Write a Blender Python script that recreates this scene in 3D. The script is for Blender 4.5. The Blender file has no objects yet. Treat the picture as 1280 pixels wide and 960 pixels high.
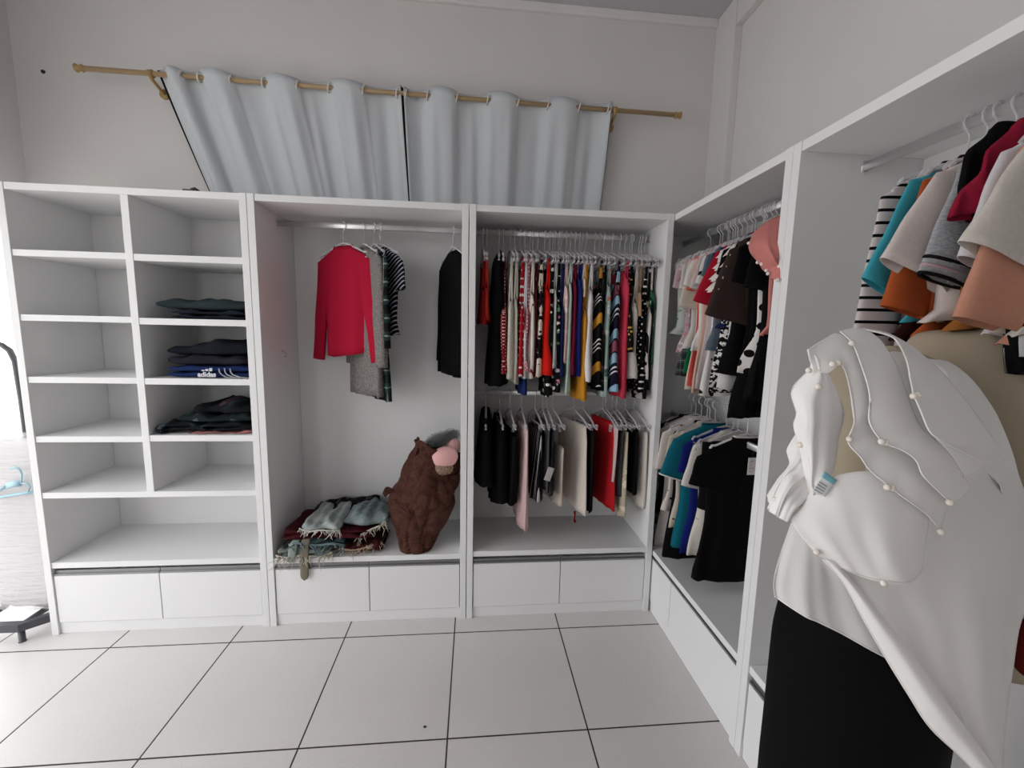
import bpy, math, random
import numpy as np
from mathutils import Vector, Matrix
PI = math.pi
SC = bpy.context.scene
COL = SC.collection

# ------------------------------------------------------------------ camera
CP = np.array([0.0337, -2.15226, 1.58907])
F = 523.586
RM = np.array([[0.99586486, 0.09030878, -0.00987459], [-0.08831857, 0.98787732, 0.12766453], [0.02128412, -0.1262645, 0.99176825]])  # right, forward, up
cam = bpy.data.objects.new('camera', bpy.data.cameras.new('camera'))
COL.objects.link(cam)
cam.data.sensor_width = 36; cam.data.sensor_fit = 'HORIZONTAL'; cam.data.lens = F * 36 / 1280
cam.data.clip_start = 0.02
cam.matrix_world = Matrix([[RM[i][0], RM[i][2], -RM[i][1], CP[i]] for i in range(3)] + [[0, 0, 0, 1]])
SC.camera = cam
def ray(u, v): return RM @ np.array([(u - 640) / F, 1, -(v - 480) / F])
def on(u, v, ax, val):                 # where the sight line of a pixel meets a plane of the room
    d = ray(u, v); return CP + d * ((val - CP[ax]) / d[ax])
def at(u, v, d): return CP + ray(u, v) * d

# ------------------------------------------------------------------ materials
def lin(h):
    if not isinstance(h, str): return tuple(h) + (1,)
    h = h.lstrip('#'); c = [int(h[i:i + 2], 16) / 255 for i in (0, 2, 4)]
    return tuple((x / 12.92 if x <= .04045 else ((x + .055) / 1.055) ** 2.4) for x in c) + (1,)
MC = {}
class NT:
    def __init__(s, name):
        s.m = bpy.data.materials.new(name); s.m.use_nodes = True; s.t = s.m.node_tree; s.n = s.t.nodes
        s.b = s.n['Principled BSDF']
    def new(s, typ, **kw):
        n = s.n.new(typ)
        for k, v in kw.items():
            if k.startswith('_'): n.inputs[k[1:]].default_value = v
            else: setattr(n, k, v)
        return n
    def link(s, a, b): s.t.links.new(a, b)
    def math(s, op, a, b=None):
        n = s.new('ShaderNodeMath', operation=op)
        for i, x in enumerate((a, b)):
            if x is None: continue
            if isinstance(x, (int, float)): n.inputs[i].default_value = x
            else: s.link(x, n.inputs[i])
        return n.outputs[0]
    def mix(s, fac, a, b):
        n = s.new('ShaderNodeMix', data_type='RGBA')
        if isinstance(fac, (int, float)): n.inputs[0].default_value = fac
        else: s.link(fac, n.inputs[0])
        for i, x in ((6, a), (7, b)):
            if isinstance(x, tuple): n.inputs[i].default_value = x
            else: s.link(x, n.inputs[i])
        return n.outputs[2]
    def coords(s, flat=True, rot=0, scale=1):
        tc = s.new('ShaderNodeTexCoord'); mp = s.new('ShaderNodeMapping')
        mp.inputs['Rotation'].default_value = (0, rot, 0)
        mp.inputs['Scale'].default_value = (scale, .15 * scale if flat else scale, scale)
        s.link(tc.outputs['Object'], mp.inputs['Vector']); return mp.outputs[0]
    def ramp(s, fac, stops, interp='CONSTANT'):
        r = s.new('ShaderNodeValToRGB'); e = r.color_ramp; e.interpolation = interp
        while len(e.elements) < len(stops): e.elements.new(.5)
        for el, (p, c) in zip(e.elements, stops): el.position = p; el.color = lin(c)
        s.link(fac, r.inputs[0]); return r.outputs[0]
    def fabric(s, rough=.88, bump=.25, weave=900):
        s.b.inputs['Roughness'].default_value = rough; s.b.inputs['Specular IOR Level'].default_value = .12
        no = s.new('ShaderNodeTexNoise', _Scale=weave, _Detail=2.0); s.link(s.coords(False), no.inputs['Vector'])
        n2 = s.new('ShaderNodeTexNoise', _Scale=26.0, _Detail=3.0); s.link(s.coords(False), n2.inputs['Vector'])
        bp = s.new('ShaderNodeBump', _Strength=bump, _Distance=.004)
        s.link(s.math('ADD', s.math('MULTIPLY', no.outputs[0], .25), n2.outputs[0]), bp.inputs['Height']); s.link(bp.outputs[0], s.b.inputs['Normal'])
        return s
def memo(f):
    def g(*a):
        k = (f.__name__,) + a
        if k not in MC: MC[k] = f(*a)
        return MC[k]
    return g
@memo
def P(c, rough=.88, var=.08):                              # plain cloth
    m = NT('cloth'); n = m.new('ShaderNodeTexNoise', _Scale=120.0, _Detail=3.0); m.link(m.coords(False), n.inputs['Vector'])
    L = lin(c); d = tuple(x * (1 - 2 * var) for x in L[:3]) + (1,)
    m.link(m.mix(n.outputs[0], d, tuple(min(1, x * (1 + var)) for x in L[:3]) + (1,)), m.b.inputs['Base Color']); m.fabric(rough); return m.m
@memo
def DOT(bg, fg, size, r, rand=0.0):                        # dots, size = spacing in metres
    m = NT('dotted_cloth'); v = m.new('ShaderNodeTexVoronoi', feature='F1', _Randomness=rand, _Scale=1.0)
    m.link(m.coords(True, PI / 4, 1 / size), v.inputs['Vector'])
    m.link(m.mix(m.math('LESS_THAN', v.outputs['Distance'], r), lin(bg), lin(fg)), m.b.inputs['Base Color']); return m.fabric().m
@memo
def BAND(size, ang, *stops):                               # bands: stops = (pos, colour)
    m = NT('striped_cloth'); sp = m.new('ShaderNodeSeparateXYZ'); m.link(m.coords(True, math.radians(ang), 1 / size), sp.inputs[0])
    m.link(m.ramp(m.math('FRACT', sp.outputs[2]), stops), m.b.inputs['Base Color']); return m.fabric().m
@memo
def PLAID(size, a, b, c):
    m = NT('plaid_cloth'); sp = m.new('ShaderNodeSeparateXYZ'); m.link(m.coords(True, 0, 1 / size), sp.inputs[0])
    h = m.ramp(m.math('FRACT', sp.outputs[2]), ((0, a), (.4, b), (.62, c), (.7, b), (.9, a)))
    w = m.ramp(m.math('FRACT', m.math('MULTIPLY', sp.outputs[0], 1.3)), ((0, a), (.45, b), (.6, c), (.66, a)))
    m.link(m.mix(.5, h, w), m.b.inputs['Base Color']); return m.fabric().m
@memo
def FLOW(bg, size, r, *fg):                                # scattered motifs in several colours
    m = NT('floral_cloth'); no = m.new('ShaderNodeTexNoise', _Scale=2.2 / size, _Detail=2.0); co = m.coords(True)
    m.link(co, no.inputs['Vector'])
    ad = m.new('ShaderNodeVectorMath', operation='MULTIPLY_ADD'); m.link(no.outputs['Color'], ad.inputs[0]); ad.inputs[1].default_value = (size * .9,) * 3; m.link(co, ad.inputs[2])
    v = m.new('ShaderNodeTexVoronoi', feature='F1', _Randomness=1.0, _Scale=1 / size); m.link(ad.outputs[0], v.inputs['Vector'])
    sp = m.new('ShaderNodeSeparateColor'); m.link(v.outputs['Color'], sp.inputs[0])
    col = m.ramp(sp.outputs[0], tuple((i / len(fg), c) for i, c in enumerate(fg)))
    m.link(m.mix(m.math('LESS_THAN', v.outputs['Distance'], r), lin(bg), col), m.b.inputs['Base Color']); return m.fabric().m
@memo
def BLOT(bg, fg, size, thr):                               # torn-edged blotches
    m = NT('blotched_cloth'); n = m.new('ShaderNodeTexNoise', _Scale=1 / size, _Detail=2.0, _Roughness=.5); m.link(m.coords(True), n.inputs['Vector'])
    m.link(m.mix(m.math('GREATER_THAN', n.outputs[0], thr), lin(bg), lin(fg)), m.b.inputs['Base Color']); return m.fabric().m
@memo
def MELANGE(a, b):
    m = NT('melange_knit'); n = m.new('ShaderNodeTexNoise', _Scale=1.0, _Detail=3.0); mp = m.new('ShaderNodeMapping'); mp.inputs['Scale'].default_value = (120, 60, 420)
    tc = m.new('ShaderNodeTexCoord'); m.link(tc.outputs['Object'], mp.inputs[0]); m.link(mp.outputs[0], n.inputs['Vector'])
    m.link(m.ramp(n.outputs[0], ((.35, a), (.65, b)), 'LINEAR'), m.b.inputs['Base Color']); return m.fabric().m
@memo
def DENIM(a, b, patch):
    m = NT('washed_denim'); n = m.new('ShaderNodeTexNoise', _Scale=patch, _Detail=5.0, _Roughness=.65); m.link(m.coords(False), n.inputs['Vector'])
    m.link(m.ramp(n.outputs[0], ((.36, a), (.64, b)), 'LINEAR'), m.b.inputs['Base Color']); return m.fabric(.9, .4, 1400).m
@memo
def SOLID(name, c, rough=.5, metal=0.0, spec=.5):
    m = NT(name); m.b.inputs['Base Color'].default_value = lin(c); m.b.inputs['Roughness'].default_value = rough
    m.b.inputs['Metallic'].default_value = metal; m.b.inputs['Specular IOR Level'].default_value = spec
    n = m.new('ShaderNodeTexNoise', _Scale=40.0, _Detail=2.0); m.link(m.coords(False), n.inputs['Vector'])
    m.link(m.math('ADD', m.math('MULTIPLY', n.outputs[0], .12), max(0, rough - .06)), m.b.inputs['Roughness']); return m.m
@memo
def CLEAR(name, c, alpha, rough=.12):
    m = NT(name); m.b.inputs['Base Color'].default_value = lin(c); m.b.inputs['Roughness'].default_value = rough
    lw = m.new('ShaderNodeLayerWeight', _Blend=.35); r = m.new('ShaderNodeMapRange'); r.inputs[3].default_value = alpha; r.inputs[4].default_value = min(1, alpha + .5)
    m.link(lw.outputs['Facing'], r.inputs[0]); m.link(r.outputs[0], m.b.inputs['Alpha']); return m.m
def wall_mat(name, c, v=.04):
    m = NT(name); n = m.new('ShaderNodeTexNoise', _Scale=3.0, _Detail=6.0, _Roughness=.6); m.link(m.coords(False), n.inputs['Vector'])
    L = lin(c); m.link(m.mix(n.outputs[0], tuple(x * (1 - v) for x in L[:3]) + (1,), tuple(min(1, x * (1 + v)) for x in L[:3]) + (1,)), m.b.inputs['Base Color'])
    m.b.inputs['Roughness'].default_value = .85; m.b.inputs['Specular IOR Level'].default_value = .25
    n2 = m.new('ShaderNodeTexNoise', _Scale=180.0, _Detail=3.0); m.link(m.coords(False), n2.inputs['Vector'])
    bp = m.new('ShaderNodeBump', _Strength=.08, _Distance=.003); m.link(n2.outputs[0], bp.inputs['Height']); m.link(bp.outputs[0], m.b.inputs['Normal']); return m.m
def floor_mat():
    m = NT('floor_tiles'); tc = m.new('ShaderNodeTexCoord'); sp = m.new('ShaderNodeSeparateXYZ'); m.link(tc.outputs['Object'], sp.inputs[0])
    def edge(o, c0, s):
        f = m.math('FRACT', m.math('DIVIDE', m.math('SUBTRACT', o, c0 - 40 * s), s))
        return m.math('MULTIPLY', m.math('MINIMUM', f, m.math('SUBTRACT', 1, f)), s)
    d = m.math('MINIMUM', edge(sp.outputs[0], -.05624, .56074), edge(sp.outputs[1], -.1078, .58049))
    g = m.math('LESS_THAN', d, .0032)
    n1 = m.new('ShaderNodeTexNoise', _Scale=2.5, _Detail=6.0); n2 = m.new('ShaderNodeTexNoise', _Scale=160.0, _Detail=2.0)
    for n in (n1, n2): m.link(tc.outputs['Object'], n.inputs['Vector'])
    base = m.mix(n1.outputs[0], lin('#cecac9'), lin('#dad7d5'))
    base = m.mix(m.math('GREATER_THAN', n2.outputs[0], .68), base, lin('#c2bab4'))
    m.link(m.mix(g, base, lin('#2e2825')), m.b.inputs['Base Color'])
    m.link(m.math('ADD', m.math('MULTIPLY', g, .4), .32), m.b.inputs['Roughness'])
    bp = m.new('ShaderNodeBump', _Strength=.5, _Distance=.002); m.link(m.math('MINIMUM', d, .004), bp.inputs['Height']); bp.inputs['Distance'].default_value = .3
    m.link(bp.outputs[0], m.b.inputs['Normal']); return m.m
WHITE = wall_mat('white_melamine', '#e2e2e2', .015); WHITE.node_tree.nodes['Principled BSDF'].inputs['Roughness'].default_value = .42
CHROME = SOLID('chrome', '#d6d6d6', .34, .75); ALU = SOLID('aluminium', '#8f8f90', .35, .8); CLIP = CLEAR('clear_plastic', '#e6e2e6', .34)
BLACKP = SOLID('black_plastic', '#0c0c0e', .45)

# ------------------------------------------------------------------ geometry
class MB:
    def __init__(s): s.v = []; s.f = []
    def add(s, vs, fs):
        o = len(s.v); s.v += [tuple(map(float, x)) for x in vs]; s.f += [tuple(o + i for i in f) for f in fs]; return s
    def box(s, x0, x1, y0, y1, z0, z1):
        return s.add([(x, y, z) for x in (x0, x1) for y in (y0, y1) for z in (z0, z1)],
                     [(0, 1, 3, 2), (4, 6, 7, 5), (0, 4, 5, 1), (2, 3, 7, 6), (0, 2, 6, 4), (1, 5, 7, 3)])
    def loft(s, rings, closed=True, cap0=False, cap1=False):
        n = len(rings[0]); o = len(s.v); fs = []
        for k in range(len(rings) - 1):
            for i in range(n if closed else n - 1):
                j = (i + 1) % n; fs.append((k * n + i, k * n + j, (k + 1) * n + j, (k + 1) * n + i))
        if cap0: fs.append(tuple(range(n))[::-1])
        if cap1: fs.append(tuple((len(rings) - 1) * n + i for i in range(n)))
        return s.add([p for r in rings for p in r], fs)
    def tube(s, pts, r, n=8, flat=1.0, up=None):
        pts = [Vector(p) for p in pts]; rings = []; rs = r if isinstance(r, (list, tuple)) else [r] * len(pts)
        ref = Vector(up) if up else Vector((.13, .2, 1))
        for i, p in enumerate(pts):
            t = (pts[min(i + 1, len(pts) - 1)] - pts[max(i - 1, 0)]).normalized()
            a = t.cross(ref)
            if a.length < 1e-3: a = t.cross(Vector((1, .1, 0)))
            a.normalize(); b = t.cross(a); 
            rings.append([p + (a * math.cos(q) * rs[i] * flat + b * math.sin(q) * rs[i]) for q in [2 * PI * k / n for k in range(n)]])
        return s.loft(rings, True, True, True)
    def blob(s, c, rad, ex=1.0, n=20, k=12, amp=0.0, fr=9.0, seed=0, tilt=0.0):      # (super)ellipsoid, lumpy when amp > 0
        R = random.Random(seed); ph = [R.uniform(0, 6.28) for _ in range(6)]; rings = []
        pw = lambda x: math.copysign(abs(x) ** ex, x)
        for i in range(1, k):
            a = -PI / 2 + PI * i / k; rg = []
            for j in range(n):
                q = 2 * PI * j / n; x, y, z = pw(math.cos(a)) * pw(math.cos(q)), pw(math.cos(a)) * pw(math.sin(q)), pw(math.sin(a))
                w = 1 + amp * (math.sin(fr * x + ph[0]) * math.cos(fr * .8 * y + ph[1]) + .6 * math.sin(fr * 1.7 * z + ph[2] + 3 * x) + .4 * math.sin(2.3 * fr * y + ph[3]))
                X, Z = x * rad[0] * w, z * rad[2] * w; rg.append((c[0] + X * math.cos(tilt) - Z * math.sin(tilt), c[1] + y * rad[1] * w, c[2] + X * math.sin(tilt) + Z * math.cos(tilt)))
            rings.append(rg)
        return s.loft(rings, True, True, True)
    def build(s, name, mat, parent=None, smooth=True, bevel=0, solid=0, sub=0, loc=None, rotz=None, angle=None):
        me = bpy.data.meshes.new(name); me.from_pydata(s.v, [], s.f); me.validate(); me.update()
        if smooth: me.polygons.foreach_set('use_smooth', [True] * len(me.polygons))
        me.materials.append(mat); o = bpy.data.objects.new(name, me); COL.objects.link(o)
        if parent: o.parent = parent
        if loc is not None: o.location = loc
        if rotz is not None: o.rotation_euler = (0, 0, rotz)
        if bevel:
            b = o.modifiers.new('bevel', 'BEVEL'); b.width = bevel; b.segments = 2
            if smooth: me.polygons.foreach_set('use_smooth', [False] * len(me.polygons))
        if solid:
            b = o.modifiers.new('solid', 'SOLIDIFY'); b.thickness = solid; b.offset = 0
        if sub:
            b = o.modifiers.new('sub', 'SUBSURF'); b.levels = sub; b.render_levels = sub
        return o
def tag(o, label, cat, group=None, kind=None):
    o['label'] = label; o['category'] = cat
    if group: o['group'] = group
    if kind: o['kind'] = kind
    return o
def empty(name, loc=(0, 0, 0), rotz=0):
    o = bpy.data.objects.new(name, None); COL.objects.link(o); o.location = loc; o.rotation_euler = (0, 0, rotz); o.empty_display_size = .05; return o
def box(name, mat, b, parent=None, bevel=.0015): return MB().box(*b).build(name, mat, parent, False, bevel)
def struct(name, mb, mat, **k):
    o = mb.build(name, mat, None, k.pop('smooth', False), **k); o['kind'] = 'structure'; return o
def cr(pts, t):                                            # Catmull-Rom through pts, t in 0..1
    n = len(pts) - 1
    if n == 0: return pts[0]
    x = min(max(t * n, 0), n - 1e-6); i = int(x); f = x - i
    p0, p1, p2, p3 = pts[max(i - 1, 0)], pts[i], pts[i + 1], pts[min(i + 2, n)]
    return .5 * (2 * p1 + (p2 - p0) * f + (2 * p0 - 5 * p1 + 4 * p2 - p3) * f * f + (3 * p1 - 3 * p2 + p3 - p0) * f ** 3)
def sheet(rows, M=24, K=16, ripple=0.0, nr=5, seed=0):     # cloth surface through rows of 3D points
    R = random.Random(seed); ph = R.uniform(0, 6); rows = [[np.array(p, float) for p in r] for r in rows]
    rs = [[cr(r, i / (M - 1)) for i in range(M)] for r in rows]; g = [[cr([r[i] for r in rs], k / (K - 1)) for i in range(M)] for k in range(K)]
    if ripple:
        vw = -RM[:, 1]
        for k in range(K):
            for i in range(M): g[k][i] = g[k][i] + vw * ripple * (math.sin(nr * 6.28 * i / M + ph + 1.5 * k / K) + .5 * math.sin(nr * 2.3 * 6.28 * i / M + 2 * ph)) * min(1, 1.5 * k / K)
    return MB().loft(g, False)
# ------------------------------------------------------------------ the room
XL, XR, YB, YF, ZC = -2.46, 1.53, .54, -4.2, 3.487
WALL = wall_mat('wall_paint', '#d8d5d3')
struct('floor', MB().box(XL - .15, XR + .15, YF - .15, YB + .12, -.1, 0), floor_mat())
struct('ground', MB().box(-30, 30, -34, 26, -.2, -.105), wall_mat('outdoor_concrete', '#cbc9c5', .1))
struct('ceiling', MB().box(XL - .15, XR + .15, YF - .15, YB + .12, ZC, ZC + .1), wall_mat('ceiling_paint', '#c0bfc3'))
struct('wall_back', MB().box(XL - .15, XR + .15, YB, YB + .12, 0, ZC), WALL)
struct('wall_right', MB().box(XR, XR + .15, YF - .15, YB, 0, ZC), WALL)
struct('wall_left', MB().box(XL - .15, XL, -.55, YB, 2.22, ZC).box(XL - .15, XL, YF, -.55, 3.3, ZC).box(XL - .15, XL, YF - .15, -2.7, 0, 3.3).box(XL - .15, XL, .5, YB, 0, 2.22), WALL)
struct('wall_front', MB().box(XL, XR, YF - .15, YF, 3.0, ZC).box(XL, -2.25, YF - .15, YF, 0, 3.0).box(-1.8, XR, YF - .15, YF, 0, 3.0), WALL)
struct('trim_1', MB().box(XL, 1.485, YB - .022, YB, 3.441, ZC).box(XL, XL + .022, YF, YB, 3.441, ZC), wall_mat('cornice_paint', '#e2dfde'), bevel=.004)
struct('trim_2', MB().box(1.485, XR, .335, YB, 0, ZC).box(1.49, XR, YF, .335, 3.335, ZC), WALL, bevel=.004)   # corner pillar and wall beam
DF = SOLID('painted_frame', '#e3e3e1', .5)
struct('door_1', MB().box(XL - .12, XL + .012, .46, .5, 0, 2.22).box(XL - .12, XL + .012, -.59, -.55, 0, 3.3).box(XL - .12, XL + .012, -.55, .46, 2.18, 2.22), DF, bevel=.003)
struct('window_1', MB().box(XL - .12, XL, -2.7, -.59, 3.26, 3.3).box(XL - .12, XL, -2.7, -2.66, 0, 3.26).box(XL - .1, XL - .02, -1.66, -1.62, 0, 3.26), DF, bevel=.003)

# ------------------------------------------------------------------ daylight
w = bpy.data.worlds.new('world'); SC.world = w; w.use_nodes = True
w.node_tree.nodes['Background'].inputs[0].default_value = (.985, .99, 1.0, 1); w.node_tree.nodes['Background'].inputs[1].default_value = 3.7
def portal(name, loc, rot, sx, sy):
    l = bpy.data.lights.new(name, 'AREA'); l.shape = 'RECTANGLE'; l.size = sx; l.size_y = sy; l.cycles.is_portal = True
    o = bpy.data.objects.new(name, l); COL.objects.link(o); o.location = loc; o.rotation_euler = rot
portal('door_portal', (XL - .1, -.05, 1.11), (0, -PI / 2, 0), 2.22, 1.0)
portal('window_portal', (XL - .1, -1.64, 1.65), (0, -PI / 2, 0), 3.3, 2.15)
portal('shopfront_portal', ((-2.25 - 1.8) / 2, YF - .1, 1.5), (PI / 2, 0, 0), .45, 3.0)
SC.view_settings.view_transform = 'Standard'; SC.view_settings.look = 'None'; SC.view_settings.gamma = 1; SC.view_settings.use_curve_mapping = False
SC.view_settings.exposure = 0.0
SC.cycles.max_bounces = 10; SC.cycles.diffuse_bounces = 6; SC.cycles.transparent_max_bounces = 24

# ------------------------------------------------------------------ fitted units
PT, DEP = .034, .445
def oblong(p0, p1, hh=.0155, hw=.0065, axis=0):
    n = 14; prof = []
    for k in range(n):
        q = 2 * PI * k / n; prof.append((hw * math.cos(q), (hh - hw) * (1 if math.sin(q) >= 0 else -1) + hw * math.sin(q)))
    return MB().loft([[(x, p0[1] + a, p0[2] + b) for a, b in prof] for x in (p0[0], p1[0])], True, True, True)
def carcass(name, label, cat, loc, rotz, w, shelf_z=.385):
    r = empty(name, loc, rotz); tag(r, label, cat, 'white wardrobe units')
    for x in (0, w - PT): box('side_panel', WHITE, (x + .0007, x + PT - .0007, 0, DEP, 0, 2.2), r)
    box('top_panel', WHITE, (PT, w - PT, .003, DEP, 2.168, 2.199), r)
    box('back_panel', WHITE, (PT, w - PT, .425, .437, .06, 2.168), r)
    box('base_shelf', WHITE, (PT, w - PT, .005, .425, shelf_z - .03, shelf_z), r)
    box('kickboard', WHITE, (PT, w - PT, .012, .03, 0, .06), r)
    m = w / 2
    for x0, x1 in ((PT + .003, m - .002), (m + .002, w - PT - .003)):
        d = box('drawer', WHITE, (x0, x1, .006, .4, .064, .316), r, .002)
        h = MB().box(x0, x1, .008, .022, .3175, .326).box(x0, x1, .016, .022, .326, .342); h.build('handle', ALU, d, False)
    return r
def rail(r, w, z, y=.22):
    o = oblong((PT, y, z), (w - PT, y, z)).build('rail', CHROME, r)
    for x in (PT, w - PT - .004): oblong((x, y, z), (x + .004, y, z), .021, .012).build('rail_socket', CHROME, o)
UA = carcass('shelving_unit', 'white open shelving unit with ten cubbies beside the wrapped garment rack', 'shelving unit', (-2.096, 0, 0), 0, 1.061, .388)
dx = -1.585 + 2.096; W_A = 1.061
box('divider', WHITE, (dx, dx + PT, .003, .425, .754, 2.168), UA)
for zl, zr in ((1.909, 1.907), (1.616, 1.612), (1.325, 1.324), (1.036, 1.041)):
    box('shelf', WHITE, (PT, dx, .005, .425, zl - .029, zl), UA); box('shelf', WHITE, (dx + PT, W_A - PT, .005, .425, zr - .031, zr), UA)
box('shelf', WHITE, (PT, W_A - PT, .003, .425, .725, .754), UA)
UB = carcass('wardrobe', 'white wardrobe with one rail, a red top and a brown sack inside', 'wardrobe', (-1.034, 0, 0), 0, 1.0345, .38); rail(UB, 1.0345, 2.119)
MB().tube([(PT, .207, 1.455), (PT + .016, .207, 1.45), (PT + .026, .207, 1.437), (PT + .024, .207, 1.425), (PT + .014, .207, 1.424)], .0035).build('coat_hook', CHROME, UB)
UC = carcass('wardrobe', 'white wardrobe with a rail of blouses above a rail of skirts', 'wardrobe', (.003, 0, 0), 0, 1.045, .39); rail(UC, 1.045, 2.117); rail(UC, 1.045, 1.235)
WDD = 1.165
UD = carcass('wardrobe', 'white wardrobe turned into the corner, two rails of tops, teal shirt below', 'wardrobe', (1.05, .36, 0), -PI / 2, WDD, .37); rail(UD, WDD, 2.122); rail(UD, WDD, 1.10)
UE = carcass('wardrobe', 'white wardrobe behind the mannequin in the white ruffled blouse', 'wardrobe', (1.05, .36 - WDD, 0), -PI / 2, 1.1, .385); rail(UE, 1.1, 2.131)
tag(MB().box(-1.318, -1.272, .01, .03, 2.2, 2.207).tube([(-1.285, .02, 2.209), (-1.27, .02, 2.214), (-1.255, .025, 2.204)], .006).build('plastic_clip', BLACKP, smooth=False), 'small black clip lying on top of the shelving unit', 'clip')
tag(MB().tube([(-2.314, YB + .002, 2.931), (-2.314, YB - .007, 2.929)], .009, 10).build('wall_hole', BLACKP), 'small dark hole in the back wall left of the curtain rod', 'wall hole')  # black disc standing in for a screw hole, its darkness put into the colour
tag(MB().blob((-.15, -.633, .002), (.006, .005, .002), 1, 10, 6).build('crumb', BLACKP), 'tiny dark crumb on the floor tile before the wardrobes', 'crumb')

# ------------------------------------------------------------------ curtain rod and curtains
RY = .44; BEIGE = SOLID('rod_paint', '#a98f6c', .45)
def rz_(x): return 2.912 - .0072 * (x + 2.061)
rod = empty('curtain_rod', (0, 0, 0)); tag(rod, 'beige wooden curtain rod fixed high on the back wall', 'curtain rod')
MB().tube([(-2.04, RY, rz_(-2.04)), (-.4, RY, rz_(-.4)), (1.22, RY, rz_(1.22))], .0125, 14).build('pole', BEIGE, rod)
for x, s in ((-2.06, -1), (1.24, 1)):
    MB().tube([(x - s * .03, RY, rz_(x)), (x - s * .022, RY, rz_(x)), (x - s * .018, RY, rz_(x)), (x, RY, rz_(x)), (x + s * .006, RY, rz_(x)), (x + s * .012, RY, rz_(x))], [.014, .019, .014, .016, .021, .017], 14).build('finial', SOLID('finial_paint', '#a98a55', .4), rod)
for x in (-1.70, .845):
    MB().tube([(x, YB, rz_(x) - .055), (x, YB - .03, rz_(x) - .05), (x, RY + .012, rz_(x) - .03), (x, RY - .005, rz_(x) - .02), (x, RY - .02, rz_(x) - .004)], .0085).tube([(x, YB, rz_(x) - .055), (x, YB - .012, rz_(x) - .055)], .026, 14).tube([(x - .011, RY, rz_(x)), (x + .011, RY, rz_(x))], .019, 14).build('bracket', SOLID('finial_paint', '#a98a55', .4), rod)
CURT = P('#c9cdd0', .75, .02); LINE = P('#16161a'); EYE = SOLID('eyelet', '#d8d4cc', .3)
def curtain(label, x0, x1, cross, b0, b1, first_front, seed):
    cs = [x0] + cross + [x1]; M = 220; K = 22; R = random.Random(seed); rows = []; ph = [R.uniform(0, 6) for _ in range(6)]
    def phase(x):
        for i in range(len(cross) - 1):
            if x <= cross[i + 1] or i == len(cross) - 2: return i + (x - cross[i]) / (cross[i + 1] - cross[i])
    for k in range(K):
        t = k / (K - 1); row = []
        for i in range(M):
            s = i / (M - 1); x = x0 + (x1 - x0) * s; xb = b0 + (b1 - b0) * s; e = t * 1.35
            p = phase(x); a = math.sin(PI * p) * (1 if first_front else -1); a = math.copysign(abs(a) ** .75, a)
            y = RY - .030 * a * (1 - .45 * t) + .058 * min(1, t * 1.25) ** 1.2 + .004 * math.sin(31 * x + ph[0] + 2 * t) * t + .0065 * math.sin(55 * x + ph[1] + 1.5 * t) * min(1, t * 3) + .0012 * math.sin(97 * x + ph[4] + 3 * math.sin(7 * x)) * min(1, t * 4)
            X = x + (xb - x) * e + .006 * math.sin(2 * PI * p + ph[2]) * t
            top = rz_(x) + .034 + .004 * math.sin(19 * x + ph[3]) + .004 * abs(a)
            row.append((X, min(y, YB - .008), top - t * (top - 2.16)))
        rows.append(row)
    o = MB().loft(rows, False).build('curtain', CURT, solid=.002); tag(o, label, 'curtain', 'pale blackout curtains')
    MB().loft([[(p[0] + (-.016 * (1 - k / 30) if i < 4 else .004 if i > M - 5 else 0), min(p[1] + .005, YB - .003), p[2]) for i, p in enumerate(r)] for k, r in enumerate(rows)], False).build('lining', LINE, o)
    for i, c in enumerate(cross):
        z = rz_(c); MB().tube([(c + .006 * math.sin(q), RY + .023 * math.cos(q), z + .023 * math.sin(q)) for q in [2 * PI * j / 20 for j in range(21)]], .0042, 6, up=(1, 0, 0)).build('eyelet', EYE, o)
    return o
curtain('pale grey curtain slanting at its left edge, hung above the shelving unit', -1.676, -.392, [-1.545, -1.455, -1.292, -1.126, -.946, -.78, -.594, -.412], -1.49, -.366, False, 3)
curtain('pale grey straight curtain above the wardrobe with two rails', -.376, .822, [-.36, -.242, -.076, .097, .273, .446, .63, .80], -.352, .80, False, 5)

# ------------------------------------------------------------------ wrapped garment rack by the door
rk = empty('garment_rack', (0, 0, 0)); tag(rk, 'dark metal garment rack with rounded top left of the shelving', 'garment rack')
RKM = SOLID('rack_paint', '#4b4c50', .4, .3)
arc = [(-2.20, .13, .09)] + [tuple(on(u, v, 1, .13)) for u, v in ((38, 585), (27, 500), (19, 452), (12, 438), (2, 431), (-12, 428))]
xe = arc[-1][0] - .04; ze = arc[-1][2]
MB().tube(arc + [(xe, .13, ze)], .012, 10).build('upright', RKM, rk); MB().tube([(xe, .13, ze), (-2.41, .13, ze - .02), (-2.432, .13, ze - .07), (-2.435, .13, .09)], .012, 10).build('upright', RKM, rk)
MB().tube([(-2.20, .13, .085), (-2.20, -.03, .082)], .014, 10).tube([(-2.425, .13, .085), (-2.425, -.03, .082)], .014, 10).build('base_bar', RKM, rk)
f = MB()
f.box(-2.43, -2.19, -.055, -.02, .062, .1).add([(-2.19, -.055, .062), (-2.19, -.02, .062), (-2.19, -.055, .1), (-2.19, -.02, .1), (-2.107, .02, .062), (-2.125, .05, .062), (-2.107, .02, .1), (-2.125, .05, .1)], [(0, 4, 6, 2), (1, 3, 7, 5), (2, 6, 7, 3), (0, 1, 5, 4), (4, 5, 7, 6), (0, 2, 3, 1)]).build('foot_bar', RKM, rk, False)
for x in (-2.197, -2.41): MB().tube([(x, -.035, .064), (x, -.035, .004), (x, -.035, 0)], [.013, .013, .016], 10).build('foot', RKM, rk)
bun = MB().blob((-2.275, .14, .55), (.152, .085, .445), .3, 40, 36, .012, 9, 4).build('wrapped_bundle', P('#d3cecf', .6, .05)); tag(bun, 'bundle of white clothes wrapped in clear stretch film on the rack', 'bundle')
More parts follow.
